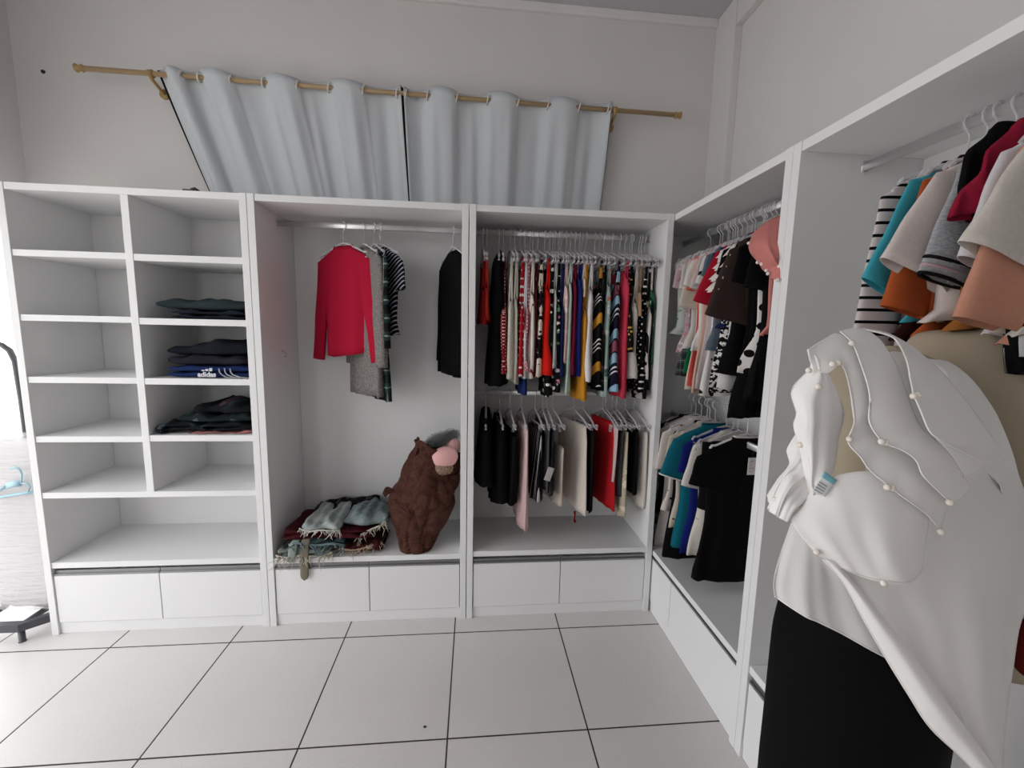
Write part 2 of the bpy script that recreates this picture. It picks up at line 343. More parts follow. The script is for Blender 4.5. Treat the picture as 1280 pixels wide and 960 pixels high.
wr = NT('stretch_film'); wr.b.inputs['Base Color'].default_value = (.92, .92, .93, 1); wr.b.inputs['Roughness'].default_value = .18; wr.b.inputs['Alpha'].default_value = .32
nz = wr.new('ShaderNodeTexNoise', _Scale=1.0, _Detail=4.0); mp = wr.new('ShaderNodeMapping'); mp.inputs['Scale'].default_value = (7, 7, 60); tc = wr.new('ShaderNodeTexCoord'); wr.link(tc.outputs['Object'], mp.inputs[0]); wr.link(mp.outputs[0], nz.inputs['Vector'])
bp = wr.new('ShaderNodeBump', _Strength=1.0, _Distance=.02); wr.link(nz.outputs[0], bp.inputs['Height']); wr.link(bp.outputs[0], wr.b.inputs['Normal'])
MB().blob((-2.275, .14, .56), (.162, .112, .465), .3, 40, 36, .015, 11, 9).build('film', wr.m, bun)
hp = lambda *pts: [tuple(on(u, v, 1, .016)) for u, v in pts]
hb = MB().tube(hp((-16, 625), (8, 620), (28, 617), (43, 615)), .007).tube(hp((8, 607), (17, 605), (26, 604)), .015, 8, .4).tube(hp((26, 604), (27.5, 593), (24, 586), (18, 584), (13, 586)), .0045).tube(hp((9, 607), (0, 612), (-14, 620)), .007).tube(hp((26, 604), (34, 604), (38, 609), (35, 615), (30, 616)), .0045)
tag(hb.build('hanger', SOLID('pale_blue_plastic', '#a4c8d4', .4)), 'pale blue plastic hanger lying against the wrapped white bundle', 'hanger')
# ------------------------------------------------------------------ clothes on hangers
def interp(tab, z):
    for (a, va), (b, vb) in zip(tab, tab[1:]):
        if z <= b: f = (z - a) / (b - a) if b > a else 0; f = f * f * (3 - 2 * f); return va + (vb - va) * f
    return tab[-1][1]
def cloth_body(kind, hw, top, bot, hem, t, seed, amp=1.0, slant=0.0, K=18, N=36, lean=0.0):
    R = random.Random(seed); ph = [R.uniform(0, 6.28) for _ in range(8)]; nf = R.uniform(2.2, 4.2); L = top - bot
    if kind == 'tee': W = [(0, .062), (.012, .075), (.075, hw), (.2, hw * .86), (.4, hw * .82), (L, hem)]; T = [(0, .012), (.08, t * .75), (.3, t), (L, t * 1.25)]
    elif kind == 'tank': W = [(0, hw * .80), (.10, hw * .92), (.3, hw * .9), (L, hem)]; T = [(0, t * .55), (.12, t), (L, t * 1.3)]
    else: W = [(0, hw), (.10, hw + (hem - hw) * .35), (L, hem)]; T = [(0, t * .6), (.05, t * .8), (L, t * 1.3)]
    if W[-2][0] >= L: W = [w for w in W[:-1] if w[0] < L * .9] + [(L, hem)]
    if T[-2][0] >= L: T = [w for w in T[:-1] if w[0] < L * .9] + [(L, t * 1.25)]
    rings = []
    for k in range(K):
        s = (k / (K - 1)) ** 1.25 * L if kind == 'tee' else k / (K - 1) * L
        w, th = interp(W, s), interp(T, s); zf = (s / L) ** 1.2; rg = []
        for i in range(N):
            q = 2 * PI * i / N; c, sn = math.cos(q), math.sin(q)
            x = w * math.copysign(abs(c) ** .75, c); y = th * math.copysign(abs(sn) ** .8, sn)
            fold = math.sin(nf * 3.0 * x / max(hw, .05) + ph[0]) + .55 * math.sin(nf * 5.3 * x / max(hw, .05) + ph[1] + 1.2 * s / L)
            y += amp * (.0065 * zf + .0012) * fold + amp * .003 * zf * math.sin(5 * q + ph[2])
            z = top - s
            if k == 0 and kind == 'tank': z -= .055 * abs(x / w) ** 4 + .05 * max(0, 1 - abs(x) / (.5 * w)) ** 1.5
            elif kind == 'tank' and k < 4: z -= (.055 * abs(x / w) ** 4) * (1 - k / 4)
            if kind == 'tee' and k < 2 and sn < 0: z -= .016 * (1 - k * .6)
            z += zf * (slant * x / max(hw, .05) + .006 * math.sin(2.2 * q + ph[3])); x += zf * (.006 * math.sin(3 * s / L + ph[4])) + lean * s
            rg.append((x, y, z))
        rings.append(rg)
    return MB().loft(rings)
def sleeve(side, hw, sz, ln, w0, w1, ang, t, seed, bend=0.0):
    R = random.Random(seed); ph = R.uniform(0, 6); a = math.radians(ang); N, K = 22, 11; rings = []; cx, cz = hw - w0 * .62, sz - w0 * .82
    for k in range(-2, K):
        s = max(k, 0) / (K - 1); b = a - bend * s; d = (math.sin(b), -math.cos(b)); p = (math.cos(b), math.sin(b)); w = w0 + (w1 - w0) * s ** .8; th = t * (.75 + .35 * s); rg = []; ox = oz = 0
        if k < 0: f = -k / 2; w *= 1 - .72 * f; th *= 1 - .5 * f; ox, oz = -w0 * .45 * f, w0 * .78 * f
        if k > 0: cx += d[0] * ln / (K - 1); cz += d[1] * ln / (K - 1)
        for i in range(N):
            q = 2 * PI * i / N; e = w * math.copysign(abs(math.cos(q)) ** .8, math.cos(q)); y = th * math.sin(q) + .004 * s * math.sin(38 * e + ph + 2 * s) + .003 * math.sin(8 * s + ph) * math.sin(PI * s)
            rg.append((side * (cx + ox + p[0] * e), y, cz + oz + p[1] * e * (1 if k >= 0 else .6)))
        rings.append(rg)
    return MB().loft(rings)
HOOK = MB().tube([(0, .0, -.092), (0, 0, -.045), (.0, 0, -.028)] + [(.0205 * math.sin(q), 0, -.0 - .0205 * math.cos(q)) for q in [.5 + k * .36 for k in range(13)]], .0028, 7)
ARMS = MB().tube([(-.178, 0, -.172), (-.197, 0, -.168), (-.203, 0, -.153), (-.193, 0, -.141), (-.176, 0, -.142)] + [(-.12, 0, -.122), (-.05, 0, -.098), (0, 0, -.088), (.05, 0, -.098), (.12, 0, -.122)] + [(.176, 0, -.142), (.193, 0, -.141), (.203, 0, -.153), (.197, 0, -.168), (.178, 0, -.172)], .0052, 8, 1.3).tube([(-.178, 0, -.172), (0, 0, -.166), (.178, 0, -.172)], .004, 7)
BARS = MB().tube([(-.165, 0, -.165), (-.12, 0, -.135), (0, 0, -.088), (.12, 0, -.135), (.165, 0, -.165), (.19, 0, -.17), (.197, 0, -.156), (.185, 0, -.147), (.172, 0, -.152)], .0046, 8, 1.3).tube([(-.165, 0, -.165), (0, 0, -.165), (.165, 0, -.165)], .0042, 7)
GRIP = MB().add([(-.012, -.008, -.03), (.012, -.008, -.03), (.014, .008, -.03), (-.014, .008, -.03), (-.016, -.004, .012), (.016, -.004, .012), (.016, .004, .012), (-.016, .004, .012)], [(0, 1, 2, 3), (4, 7, 6, 5), (0, 4, 5, 1), (1, 5, 6, 2), (2, 6, 7, 3), (3, 7, 4, 0)])
PROTO = {}
def hanger(pos, rz, label, group, clips=None, mat=None, sx=1.0):
    r = empty('hanger', pos, rz); tag(r, label, 'hanger', group); mat = mat or CLIP
    def part(nm, mb, m, loc=(0, 0, 0)):
        k = (nm, id(mb), m.name)
        if k not in PROTO: o = mb.build(nm, m, r); PROTO[k] = o
        else:
            o = PROTO[k].copy(); COL.objects.link(o); o.parent = r
        o.location = loc; o.scale = (sx if nm == 'shoulder_bar' else 1, 1, 1)
    part('hook', HOOK, CHROME if clips == 'metal' else mat); part('shoulder_bar', BARS if clips else ARMS, mat)
    if clips and clips != 'metal':
        for x in (-clips, clips): part('clip', GRIP, mat, (x, 0, -.172))
    return r
def garment(name, cat, label, short, group, pos, rz, kind, mat, top, bot, hw=.18, hem=.18, t=.013, seed=0, sl=None, slmat=None, amp=1.0, slant=0.0, collar=None, hang=True, straps=True, lean=0.0, hgroup='clear hangers on the rails', hmat=None):
    o = cloth_body(kind, hw, top, bot, hem, t, seed, amp, slant, lean=lean).build(name, mat, None, solid=.0016); tag(o, label, cat, group); o.location = pos; o.rotation_euler = (0, 0, rz)
    if kind == 'tank' and straps:
        for x in (.135, -.135):
            z1 = -.152; mb = MB()
            for y in (.004, -.004): mb.tube([(x, y * .3, z1 + .004), (x * .98, y * .8, (z1 + top) / 2), (x * .93, y * 1.6, top - .02), (x * .9, y * 2, top - .045)], .0055, 6, .35)
            mb.build('strap', mat, o)
    if sl:
        for i, s in enumerate((1, -1)):
            sleeve(s, hw, top - .045, sl[0], sl[1], sl[2], sl[3] if s > 0 else min(sl[3], 14), t * .8, seed + i, sl[4] if len(sl) > 4 else 0).build('sleeve', slmat or mat, o, solid=.0014)
    if collar:
        MB().tube([(.064 * math.cos(q), .013 * math.sin(q), top - .004 - (.014 if math.sin(q) < 0 else 0) * abs(math.sin(q))) for q in [2 * PI * k / 16 for k in range(17)]], .006, 6).build('collar', collar, o)
    if hang:
        hanger(pos, rz + random.Random(seed).uniform(-.05, .05), f'clear plastic hanger holding the {short}' if not hmat else f'white hanger holding the {short}', hgroup, .11 if kind == 'skirt' else None, hmat, .84 if kind == 'tee' else 1.0)
    return o
WHT, CRM, BLK, GRY = '#dcd6d2', '#cdc2b4', '#09090b', '#6d6a6a'
# ---- upper rail of the two-rail wardrobe; u = pixel column of the front edge
RZ1 = 2.117; MID = 'on the upper rail of the two-rail wardrobe'
UP = [
 (599, 350, 404, 'tank', P('#8c1418'), .012, 'dark red camisole', 'at the far left end of the upper rail'),
 (610, 348, 402, 'tank', P('#c23a2c'), .012, 'coral red camisole', 'second from the left end of the upper rail'),
 (630, 322, 482, 'tee', P(BLK), .036, 'long black blouse with rounded shoulder', 'left of the white sleeveless tops, upper rail'),
 (633, 372, 467, 'tank', DOT('#7d1420', '#e3c8c4', .0125, .26), .02, 'dark red pin-dotted dress', 'beside the long black blouse'),
 (641, 364, 475, 'tank', P('#d8d2c6'), .015, 'ivory sleeveless blouse', 'right of the dark red pin-dotted dress'),
 (647, 362, 480, 'tank', P('#b9b4a8'), .010, 'grey-beige pleated top', 'just right of the ivory sleeveless blouse'),
 (655, 368, 470, 'tank', DOT('#a81824', '#eee0dc', .03, .24), .013, 'red top with large white polka dots', 'right of the ivory sleeveless blouse'),
 (659, 395, 493, 'tank', BAND(1.2, 0, (0, '#ccd0d2'), (.255, '#1c2a5c'), (.345, '#ccd0d2')), .011, 'pale top with navy hem', 'hanging lowest under the polka dot top'),
 (662, 372, 462, 'tank', DOT('#b0606a', '#e2b8bc', .014, .3), .009, 'mauve pink dotted top', 'right of the red polka dot top'),
 (668, 356, 474, 'tank', BAND(.075, 78, (0, '#dcd4cc'), (.8, '#8c2028'), (.86, '#dcd4cc')), .014, 'white top with thin red side stripes', 'between mauve dotted and maroon tops'),
 (672, 346, 470, 'tank', P('#3e0c12'), .009, 'dark maroon blouse', 'left of the black blotched cream blouse'),
 (679, 346, 470, 'tank', BLOT('#d6cbbb', '#16100e', .045, .52), .014, 'cream blouse with black blotches', 'left of the bright red blouse'),
 (689, 350, 467, 'tank', P('#c81c14'), .02, 'bright red blouse with pointed shoulder', 'in the left half of the upper rail'),
 (692, 366, 497, 'tank', DOT('#10120f', '#e6e2da', .04, .28, 1.0), .013, 'black top with big white discs', 'hanging low right of the bright red blouse'),
 (696, 350, 460, 'tank', P('#b4b8b4'), .008, 'pale grey camisole', 'just right of the bright red blouse'),
 (701, 362, 490, 'tank', FLOW('#0e0e12', .03, .36, '#d48a98', '#e4dcd8', '#5f8a66', '#d8d2d8'), .013, 'black blouse with pink and white flowers', 'left of the navy top'),
 (705, 368, 472, 'tank', P('#1a2450'), .010, 'navy blue top', 'between black flowered and pale pink tops'),
 (710, 345, 456, 'tank', FLOW('#d8b8b4', .05, .30, '#c48c90', '#e6dcd6', '#93a68c'), .012, 'pale pink flowered blouse', 'right of the navy blue top'),
 (715, 342, 493, 'tank', P('#b4c8bc'), .011, 'long pale mint top', 'left of the burgundy top'),
 (720, 338, 468, 'tank', P('#6a1630'), .010, 'burgundy top', 'left of the royal blue top'),
 (728, 336, 468, 'tank', P('#1c2466'), .016, 'royal blue top', 'near the middle of the upper rail'),
 (732, 340, 372, 'tank', P('#d4cac2'), .008, 'short off-white camisole', 'just right of the royal blue top'),
 (735, 375, 500, 'tank', P('#c4862a'), .015, 'mustard yellow blouse', 'behind the white pointed top'),
 (742, 350, 475, 'tank', P('#e6e2e4'), .017, 'white sleeveless top with pointed shoulder', 'right of the mustard blouse'),
 (754, 355, 482, 'tank', BAND(.20, 40, (0, '#0c0c0e'), (.14, '#e4e0dc'), (.17, '#0c0c0e'), (.23, '#e4e0dc'), (.26, '#0c0c0e'), (.32, '#e4e0dc'), (.35, '#0c0c0e'), (.66, '#c48a30'), (.86, '#0c0c0e')), .017, 'black blouse with white and mustard diagonal stripes', 'right of the white pointed top'),
 (758, 400, 488, 'tank', FLOW('#0b0b0d', .05, .30, '#3a3440', '#5a3a44', '#2a3a34'), .010, 'dark flowered top', 'between two diagonally striped blouses'),
 (764, 345, 496, 'tank', FLOW('#8fa39c', .05, .34, '#5f7a70', '#b4bfb6', '#a85a50', '#3f5a50'), .014, 'grey-green leafy blouse', 'left of the blue striped blouse'),
 (776, 352, 488, 'tank', BAND(.24, 42, (0, '#16182a'), (.22, '#d8d8da'), (.25, '#16182a'), (.30, '#d8d8da'), (.33, '#16182a'), (.40, '#8eb4c8'), (.58, '#16182a'), (.61, '#90505e'), (.80, '#16182a'), (.84, '#8eb4c8')), .018, 'blue, navy and mauve diagonally striped blouse', 'left of the crimson top'),
 (786, 335, 498, 'tank', P('#c43a50'), .015, 'long crimson pink top', 'right of the diagonally striped blouse'),
 (790, 372, 440, 'tank', DOT('#12110f', '#b49a50', .02, .3, 1.0), .009, 'black top with tiny gold specks', 'just right of the crimson pink top'),
 (799, 366, 473, 'tank', P('#bfb9b4'), .018, 'light grey camisole with thin white straps', 'left of the black polka dot top'),
 (802, 355, 395, 'tank', P('#a08468'), .008, 'short tan camisole', 'between light grey and polka dot tops'),
 (810, 362, 488, 'tank', DOT('#0a0a0c', '#e8e4e0', .026, .2), .018, 'black top with small white polka dots', 'near the right end of the upper rail'),
 (814, 400, 500, 'tank', BLOT('#121014', '#cfc8c4', .05, .54), .011, 'black and white flowered top', 'hanging low right of the polka dot top'),
 (819, 352, 488, 'tank', P('#0d0d0f'), .012, 'plain black top', 'right of the black polka dot top'),
 (824, 372, 473, 'tank', P('#d4d0ca'), .012, 'plain white narrow top', 'left of the green leafy top'),
 (833, 352, 455, 'tank', FLOW('#2a5c40', .03, .36, '#0e2418', '#7fae8e', '#143a26', '#cfd8ce'), .016, 'green leafy top', 'last at the right end of the upper rail'),
]
def mid_item(d, i, rodz, vmid, group, lower=False):
    u, v0, v1, kind, mat, t, short, where = d[:8]; o = d[8] if len(d) > 8 else {}; t = t if lower else t * 1.3
    R = random.Random(i * 7 + (100 if lower else 0)); phi = o.get('phi', R.uniform(-.03, .05)); yf = .05
    xf = on(u, vmid, 1, yf)[0] - t * .6; xr = min(max(xf - math.sin(phi) * .17, .075), .985); z0 = on(u, v0, 1, .06)[2] - rodz; z1 = on(u, v1, 1, .06)[2] - rodz
    nm = 'skirt' if kind == 'skirt' else ('dress' if 'dress' in short else 'blouse')
    g = garment(nm, nm, short + ' ' + where, short, group, (xr, .22, rodz), -PI / 2 + phi, kind, mat, z0 if kind != 'tee' else -.10, z1, o.get('hw', .175), o.get('hem', .17 + R.uniform(-.01, .02)), t, i + 11, straps=kind == 'tank', slant=o.get('slant', R.uniform(-.012, .006)), amp=o.get('amp', 1.0))
    return g
for i, d in enumerate(UP): mid_item(d, i, RZ1, 410, 'tops on the upper rail of the two-rail wardrobe')
# ---- lower rail: skirts on clip hangers
RZ2 = 1.235
LOW = [
 (613, 522, 606, 'skirt', P('#0a0a0b'), .045, 'black flared skirt', 'at the left end of the lower rail', dict(hem=.2)),
 (633, 530, 631, 'skirt', P('#060608'), .042, 'wide black skirt', 'second from the left of the lower rail', dict(phi=.05)),
 (647, 545, 632, 'skirt', P('#0d0d0f'), .026, 'straight black skirt', 'left of the pale pink trousers', dict(phi=.12)),
 (660, 534, 661, 'skirt', P('#d6b4b4'), .016, 'pale pink long skirt', 'hanging lowest on the lower rail', dict(hem=.19, phi=.08)),
 (678, 540, 628, 'skirt', BAND(.028, 84, (0, '#0b0b0d'), (.78, '#b8b4b4')), .020, 'black skirt with thin white upright stripes', 'right of the pale pink skirt', dict(phi=.08)),
 (686, 532, 615, 'skirt', P('#4c4c50'), .012, 'dark grey skirt', 'left of the white price tag', dict(phi=.06)),
 (692, 538, 618, 'skirt', DENIM('#14161c', '#2e3038', 14.0), .011, 'black denim skirt', 'behind the white price tag', dict(phi=.06)),
 (705, 560, 633, 'skirt', P('#b8aca2'), .012, 'cream skirt half hidden', 'behind the cream skirt with pocket flap', dict(phi=.2)),
 (735, 534, 641, 'skirt', P('#d2c8be', .8), .014, 'cream skirt with pocket flap', 'facing out in the middle of the lower rail', dict(phi=.27, hw=.15, hem=.19, amp=.35)),
 (742, 540, 640, 'skirt', P('#101012'), .012, 'narrow black skirt', 'between the cream and red skirts', dict(phi=.12)),
 (771, 530, 637, 'skirt', P('#b01a24', .8), .013, 'bright red flared skirt', 'right of the cream skirt', dict(phi=.22, hw=.12, hem=.19, amp=.6)),
 (771, 535, 602, 'skirt', P('#d0b8b4'), .009, 'blush white skirt', 'just right of the red flared skirt', dict(phi=.12)),
 (778, 540, 622, 'skirt', P('#3c3a3c'), .012, 'charcoal skirt', 'between blush and beige flowered skirts', dict(phi=.08)),
 (784, 540, 646, 'skirt', FLOW('#b4aa94', .06, .3, '#5e5a3c', '#d8d0c0', '#8c8460'), .012, 'beige flowered skirt', 'left of the short black skirt', dict(phi=.08)),
 (797, 538, 616, 'skirt', P('#08080a'), .016, 'short black skirt with tiny studs', 'near the right end of the lower rail', dict(phi=.1)),
 (808, 540, 633, 'skirt', P('#d0c8c0'), .016, 'white skirt', 'last at the right end of the lower rail', dict(phi=.1)),
]
LOWG = []
for i, d in enumerate(LOW): LOWG.append(mid_item(d, i, RZ2, 585, 'skirts on the lower rail of the two-rail wardrobe', True))
def hang_tag(parent, loc, w, h, rot, mat, ink, lines, seed, long_axis=None):
    R = random.Random(seed); o = MB().box(-w / 2, w / 2, -.0008, .0008, -h, 0).build('price_tag', mat, parent, False); o.location = loc; o.rotation_euler = rot
    mb = MB()
    for k in range(lines):
        z = -h * (.22 + .6 * k / max(1, lines - 1)); x = -w * .36; pts = []
        while x < w * .34: pts.append((x, -.0013, z + R.uniform(-1, 1) * h * .035)); x += w * R.uniform(.05, .11)
        mb.tube(pts[: R.randint(max(3, len(pts) // 2), len(pts))], w * .016, 5)
    mb.build('print', ink, o)
    MB().tube([(0, 0, -.004), (.002, .002, .02), (0, .004, .045)], .0007, 5).build('string', BLACKP, o); return o
PAPER = P('#d8d2d0', .6, .02); INK = SOLID('ink', '#3a3438', .7)
g = LOWG[6]; a = on(688, 584, 1, .03); hang_tag(g, (.197, -.012, a[2] - RZ2), .042, .075, (0, math.radians(-22), -math.radians(70)), PAPER, INK, 4, 3)
g = LOWG[8]; fl = MB().box(-.045, .045, -.004, 0, -.03, 0).build('pocket_flap', P('#d2c8be', .8), g, False, .002); fl.location = (.01, -.022, -.265)
fl.rotation_euler = (math.radians(2), 0, 0)
o = MB().tube([(0, 0, .02), (.004, 0, 0), (.0, 0, -.03), (.006, 0, -.05)], .009, 6, .4).build('ribbon', P('#8c1420'))
tag(o, 'short red ribbon dangling under the cream skirt with pocket flap', 'ribbon'); o.location = tuple(on(718, 643, 1, .16))
# ---- corner wardrobe: hangers run across, front ends point to the room
RX = 1.27
def side_item(u, v, vb, short, where, mat, kind='tee', t=.014, sl=None, slmat=None, rodz=2.122, vt=None, xf=1.085, hw=.19, hem=.19, phi=0.0, collar=None, seed=0, group='tops on the upper rail of the corner wardrobe', name='t_shirt', cat=None, amp=1.0, slant=0.0, hang=True, hmat=None, bx=None, vbu=None):
    y = on(u, v, 0, xf)[1]; z1 = on(vbu or u, vb, 0, bx or xf)[2] - rodz; top = -.095 if vt is None else on(u, vt, 0, xf)[2] - rodz
    return garment(name, cat or name.replace('_', ' '), short + ' ' + where, short, group, (RX, y, rodz), PI + phi, kind, mat, top, z1, hw, hem, t, seed, sl, slmat, amp, slant, collar, hang, hmat=hmat)
s = side_item
s(841, 380, 418, 'white top with pink roses', 'last at the far end of the corner rail', FLOW('#d4dcd6', .055, .34, '#c88a94', '#7f9c86', '#dcb4b8', '#a3b6a2'), seed=1, name='blouse', hem=.2)
s(849, 440, 471, 'black and grey checked top', 'hanging low behind the green top', PLAID(.05, '#2c2e30', '#4a4e50', '#8c9090'), seed=2, name='blouse', hw=.17)
s(853, 350, 440, 'mauve printed tee', 'right of the white top with pink roses', FLOW('#b8a0a4', .03, .35, '#d8ccd0', '#c08088', '#988088'), sl=(.11, .075, .07, 11), seed=3)
s(856, 440, 468, 'emerald green top', 'hanging low left of the coral top', P('#177048'), seed=4, name='blouse', hw=.175)
s(858, 390, 436, 'off-white tee with printed edge', 'in front of the green top', P('#c4beba'), sl=(.12, .08, .075, 10), seed=5)
s(862, 440, 484, 'coral orange top', 'hanging low right of the green top', P('#c4524a'), sl=(.14, .06, .055, 8), seed=6, name='blouse')
s(866, 350, 490, 'long pale beige cardigan', 'with a draped sleeve, far half of rail', P('#c8bcae'), sl=(.22, .06, .06, 9), seed=7, name='cardigan')
s(871, 350, 438, 'white tee with black sleeve edge', 'in the far half of the corner rail', P('#d6d2ce'), sl=(.12, .08, .085, 14), seed=8)
s(876, 345, 493, 'peach long top', 'left of the lilac grey top', P('#cca898'), sl=(.12, .07, .07, 10), seed=9, name='blouse')
s(882, 335, 490, 'long lilac grey top', 'left of the black and white flowered dress', P('#c0b6b6'), sl=(.14, .08, .085, 14), seed=10, name='blouse')
s(887, 340, 497, 'white top with black swallow print', 'hanging low in the middle of the rail', BLOT('#d8d2ce', '#141214', .06, .64), sl=(.12, .08, .085, 13), seed=11)
s(891, 330, 440, 'slate blue tee', 'left of the red puffed blouse', P('#5f6c78'), sl=(.09, .075, .075, 14), seed=12)
s(895, 400, 492, 'black dress with small white flowers', 'in the middle of the corner rail', BLOT('#0c0c0e', '#d8d4d2', .017, .52), seed=13, name='dress', hem=.2)
s(899, 330, 410, 'dark blue tee', 'behind the red puffed blouse', P('#1c2250'), sl=(.08, .075, .07, 12), seed=14)
s(903, 330, 400, 'red blouse with puffed pearl-edged sleeve', 'in the middle of the corner rail', P('#a3182c'), sl=(.22, .075, .105, 15), t=.017, seed=15, name='blouse')
s(908, 330, 487, 'long white top', 'right of the flowered black dress', P('#d6d2d2'), t=.018, seed=16, name='blouse', sl=(.05, .07, .07, 12))
def frill(parent, side, tiers, mat, hw, top):
    for k in range(tiers):
        mb = MB(); z0 = top - .07 - .045 * k; rings = []
        for j in range(5):
            f = j / 4; rings.append([(side * (hw - .045 + .012 * k + f * (.038 + .006 * math.sin(9 * q)) + .02 * math.cos(q) * (1 - abs(side))), (.028 + .022 * f) * math.sin(q) + .005 * f * math.sin(5 * q), z0 - .055 * f + .006 * math.sin(4 * q) * f) for q in [PI * (-.5 + i / 15.0) for i in range(16)]])
        mb.loft(rings, False).build('frill', mat, parent, solid=.0015)
g = s(913, 325, 470, 'black tee with white script and frilled white sleeve', 'left of the brown blouse', P('#0b0b0d'), seed=17, sl=(.10, .08, .08, 15), slmat=P('#0b0b0d'))
frill(g, 1, 4, P('#d8d0c8'), .225, -.09)
MB().tube([(.10, .017, -.21), (.125, .018, -.185), (.13, .018, -.20), (.115, .018, -.22), (.14, .018, -.215), (.15, .018, -.19)], .005, 6, .5).build('lettering', P('#dcd8d4'), g)
s(921, 330, 382, 'dark brown blouse with wide sleeve', 'left of the salmon ruffled blouse', P('#3c302c'), sl=(.27, .085, .115, 12), t=.02, seed=18, name='blouse', bx=1.06)
s(926, 400, 470, 'black tee', 'right of the long white top', P('#0a0a0c'), sl=(.13, .08, .08, 9), seed=19)
s(930, 400, 526, 'long black dress', 'reaching lowest on the corner rail', P('#070709'), seed=20, name='dress', hem=.22, t=.02)
s(937, 400, 466, 'white dress edge with large black dots', 'between two black dresses', DOT('#dcd8d4', '#0c0c0e', .05, .3), seed=21, name='blouse', hem=.22, t=.012)
s(944, 400, 505, 'black dress with red lining', 'near end of the corner rail', P('#09090b'), seed=22, name='dress', hem=.2, t=.02)
g = s(951, 330, 500, 'black blouse', 'under the salmon ruffled blouse', P('#0b0b0d'), sl=(.16, .08, .08, 8), seed=23, name='blouse')
g = s(960, 310, 420, 'salmon pink blouse with pearl-edged ruffles', 'nearest on the upper corner rail', P('#c87e78'), sl=(.06, .07, .08, 12), seed=24, name='blouse')
SAL = P('#c87e78'); PEARL = SOLID('pearl', '#e8e0d6', .2)
def rel(o, pts):                                           # room points in the frame of a hung garment
    inv = (Matrix.Translation(o.location) @ o.rotation_euler.to_matrix().to_4x4()).inverted(); return [tuple(inv @ Vector(p)) for p in pts]
for rows in ([[(978, 268, 1.50), (960, 276, 1.52), (945, 288, 1.55)], [(980, 285, 1.44), (962, 300, 1.43), (946, 300, 1.49), (936, 304, 1.55)], [(984, 310, 1.42), (968, 322, 1.40), (950, 318, 1.46), (937, 316, 1.53)], [(986, 325, 1.43), (974, 333, 1.42), (958, 338, 1.46), (947, 328, 1.51)]],
             [[(982, 300, 1.45), (968, 312, 1.46), (955, 322, 1.50)], [(984, 322, 1.42), (970, 330, 1.42), (952, 330, 1.48)], [(988, 346, 1.42), (972, 350, 1.41), (960, 342, 1.45)]]):
    mb = sheet([[at(*p) for p in r] for r in rows], 26, 18, .007, 2, 4); mb.v = rel(g, mb.v); rf = mb.build('ruffle', SAL, g, solid=.0018)
    for p in rows[-1] + [rows[1][-1]]: MB().blob(rel(g, [at(p[0], p[1], p[2] - .012)])[0], (.0065,) * 3, 1, 10, 8).build('pearl', PEARL, rf)
# lower corner rail
LG = 'tops on the lower rail of the corner wardrobe'; LZ = 1.235
s = lambda *a, **k: side_item(*a, rodz=LZ, group=LG, **k)
s(819, 600, 640, 'black tee with flared sleeve', 'at the far end of the lower corner rail', P('#0d0d0e'), sl=(.15, .06, .075, 24), seed=31)
s(824, 600, 690, 'long white blouse', 'at the far end of the lower corner rail', P('#d0c8c4'), sl=(.2, .055, .05, 9), seed=32, name='blouse')
s(830, 600, 640, 'white tee with red and black flowers', 'left of the black trousers', FLOW('#cfc6c0', .07, .3, '#8c2430', '#141214', '#cfc6c0', '#3a2a2c'), sl=(.2, .06, .055, 10), seed=33)
s(835, 620, 716, 'long black dress', 'hanging over the drawer edge, lower corner rail', P('#08080a'), seed=34, name='dress', hem=.19, t=.02, vbu=832)
s(839, 600, 662, 'beige tee with orange print', 'left of the teal polo shirt', FLOW('#c0b4a6', .08, .26, '#b4663a', '#2a2426', '#c0b4a6'), sl=(.2, .06, .055, 10), seed=35)
TEAL = P('#0e5f70')
g = s(848, 560, 692, 'teal polo shirt with white sleeve trim', 'left of the black tee with white tag', TEAL, sl=(.19, .075, .085, 16), t=.03, seed=36, name='polo_shirt', collar=P('#0b4c5a'), hem=.18)
TR = P('#dcdcda', .6, .02)
def cuff(parent, hw, sz, ln, w0, w1, ang, t, mat):
    a = math.radians(ang); cx, cz = hw - w0 * .62 + math.sin(a) * ln, sz - w0 * .82 - math.cos(a) * ln
    MB().tube([(cx + math.cos(a) * w1 * math.cos(q), t * 1.15 * math.sin(q), cz + math.sin(a) * w1 * math.cos(q)) for q in [2 * PI * k / 20 for k in range(21)]], .0042, 6).build('cuff', mat, parent)
cuff(g, .19, -.14, .19, .075, .085, 16, .024, TR)
s(860, 570, 700, 'royal blue long top', 'just right of the teal polo shirt', P('#16206a'), sl=(.14, .06, .06, 10), seed=37, name='blouse')
s(868, 565, 705, 'white blouse with pale speckles', 'left of the black tee with white tag', DOT('#d0cac2', '#a8a896', .03, .17, 1.0), sl=(.2, .05, .05, 14), t=.018, seed=38, hw=.175, name='blouse', hem=.18)
s(874, 555, 640, 'folded black top', 'on a white hanger behind the black tee', P('#101012'), seed=39, name='blouse', kind='skirt', vt=552, hw=.17, hem=.17, hang=True)
g = s(884, 560, 738, 'large black tee with white tag', 'facing out on the lower corner rail', P('#08080a'), sl=(.13, .085, .09, 12), t=.02, seed=40, hw=.2, hem=.21, collar=P('#c9c4c4'), hmat=SOLID('white_plastic', '#dedad8', .35))
a = on(936, 570, 1, g.location.y); hang_tag(g, (RX - a[0], .026, a[2] - LZ), .038, .08, (0, 0, PI), PAPER, INK, 4, 8)
MB().tube([(.08, .004, -.60), (.0, .012, -.612), (-.06, .01, -.625), (-.14, .006, -.63)], .012, 8, .5).build('lining_hem', P('#d8d4d0'), g)
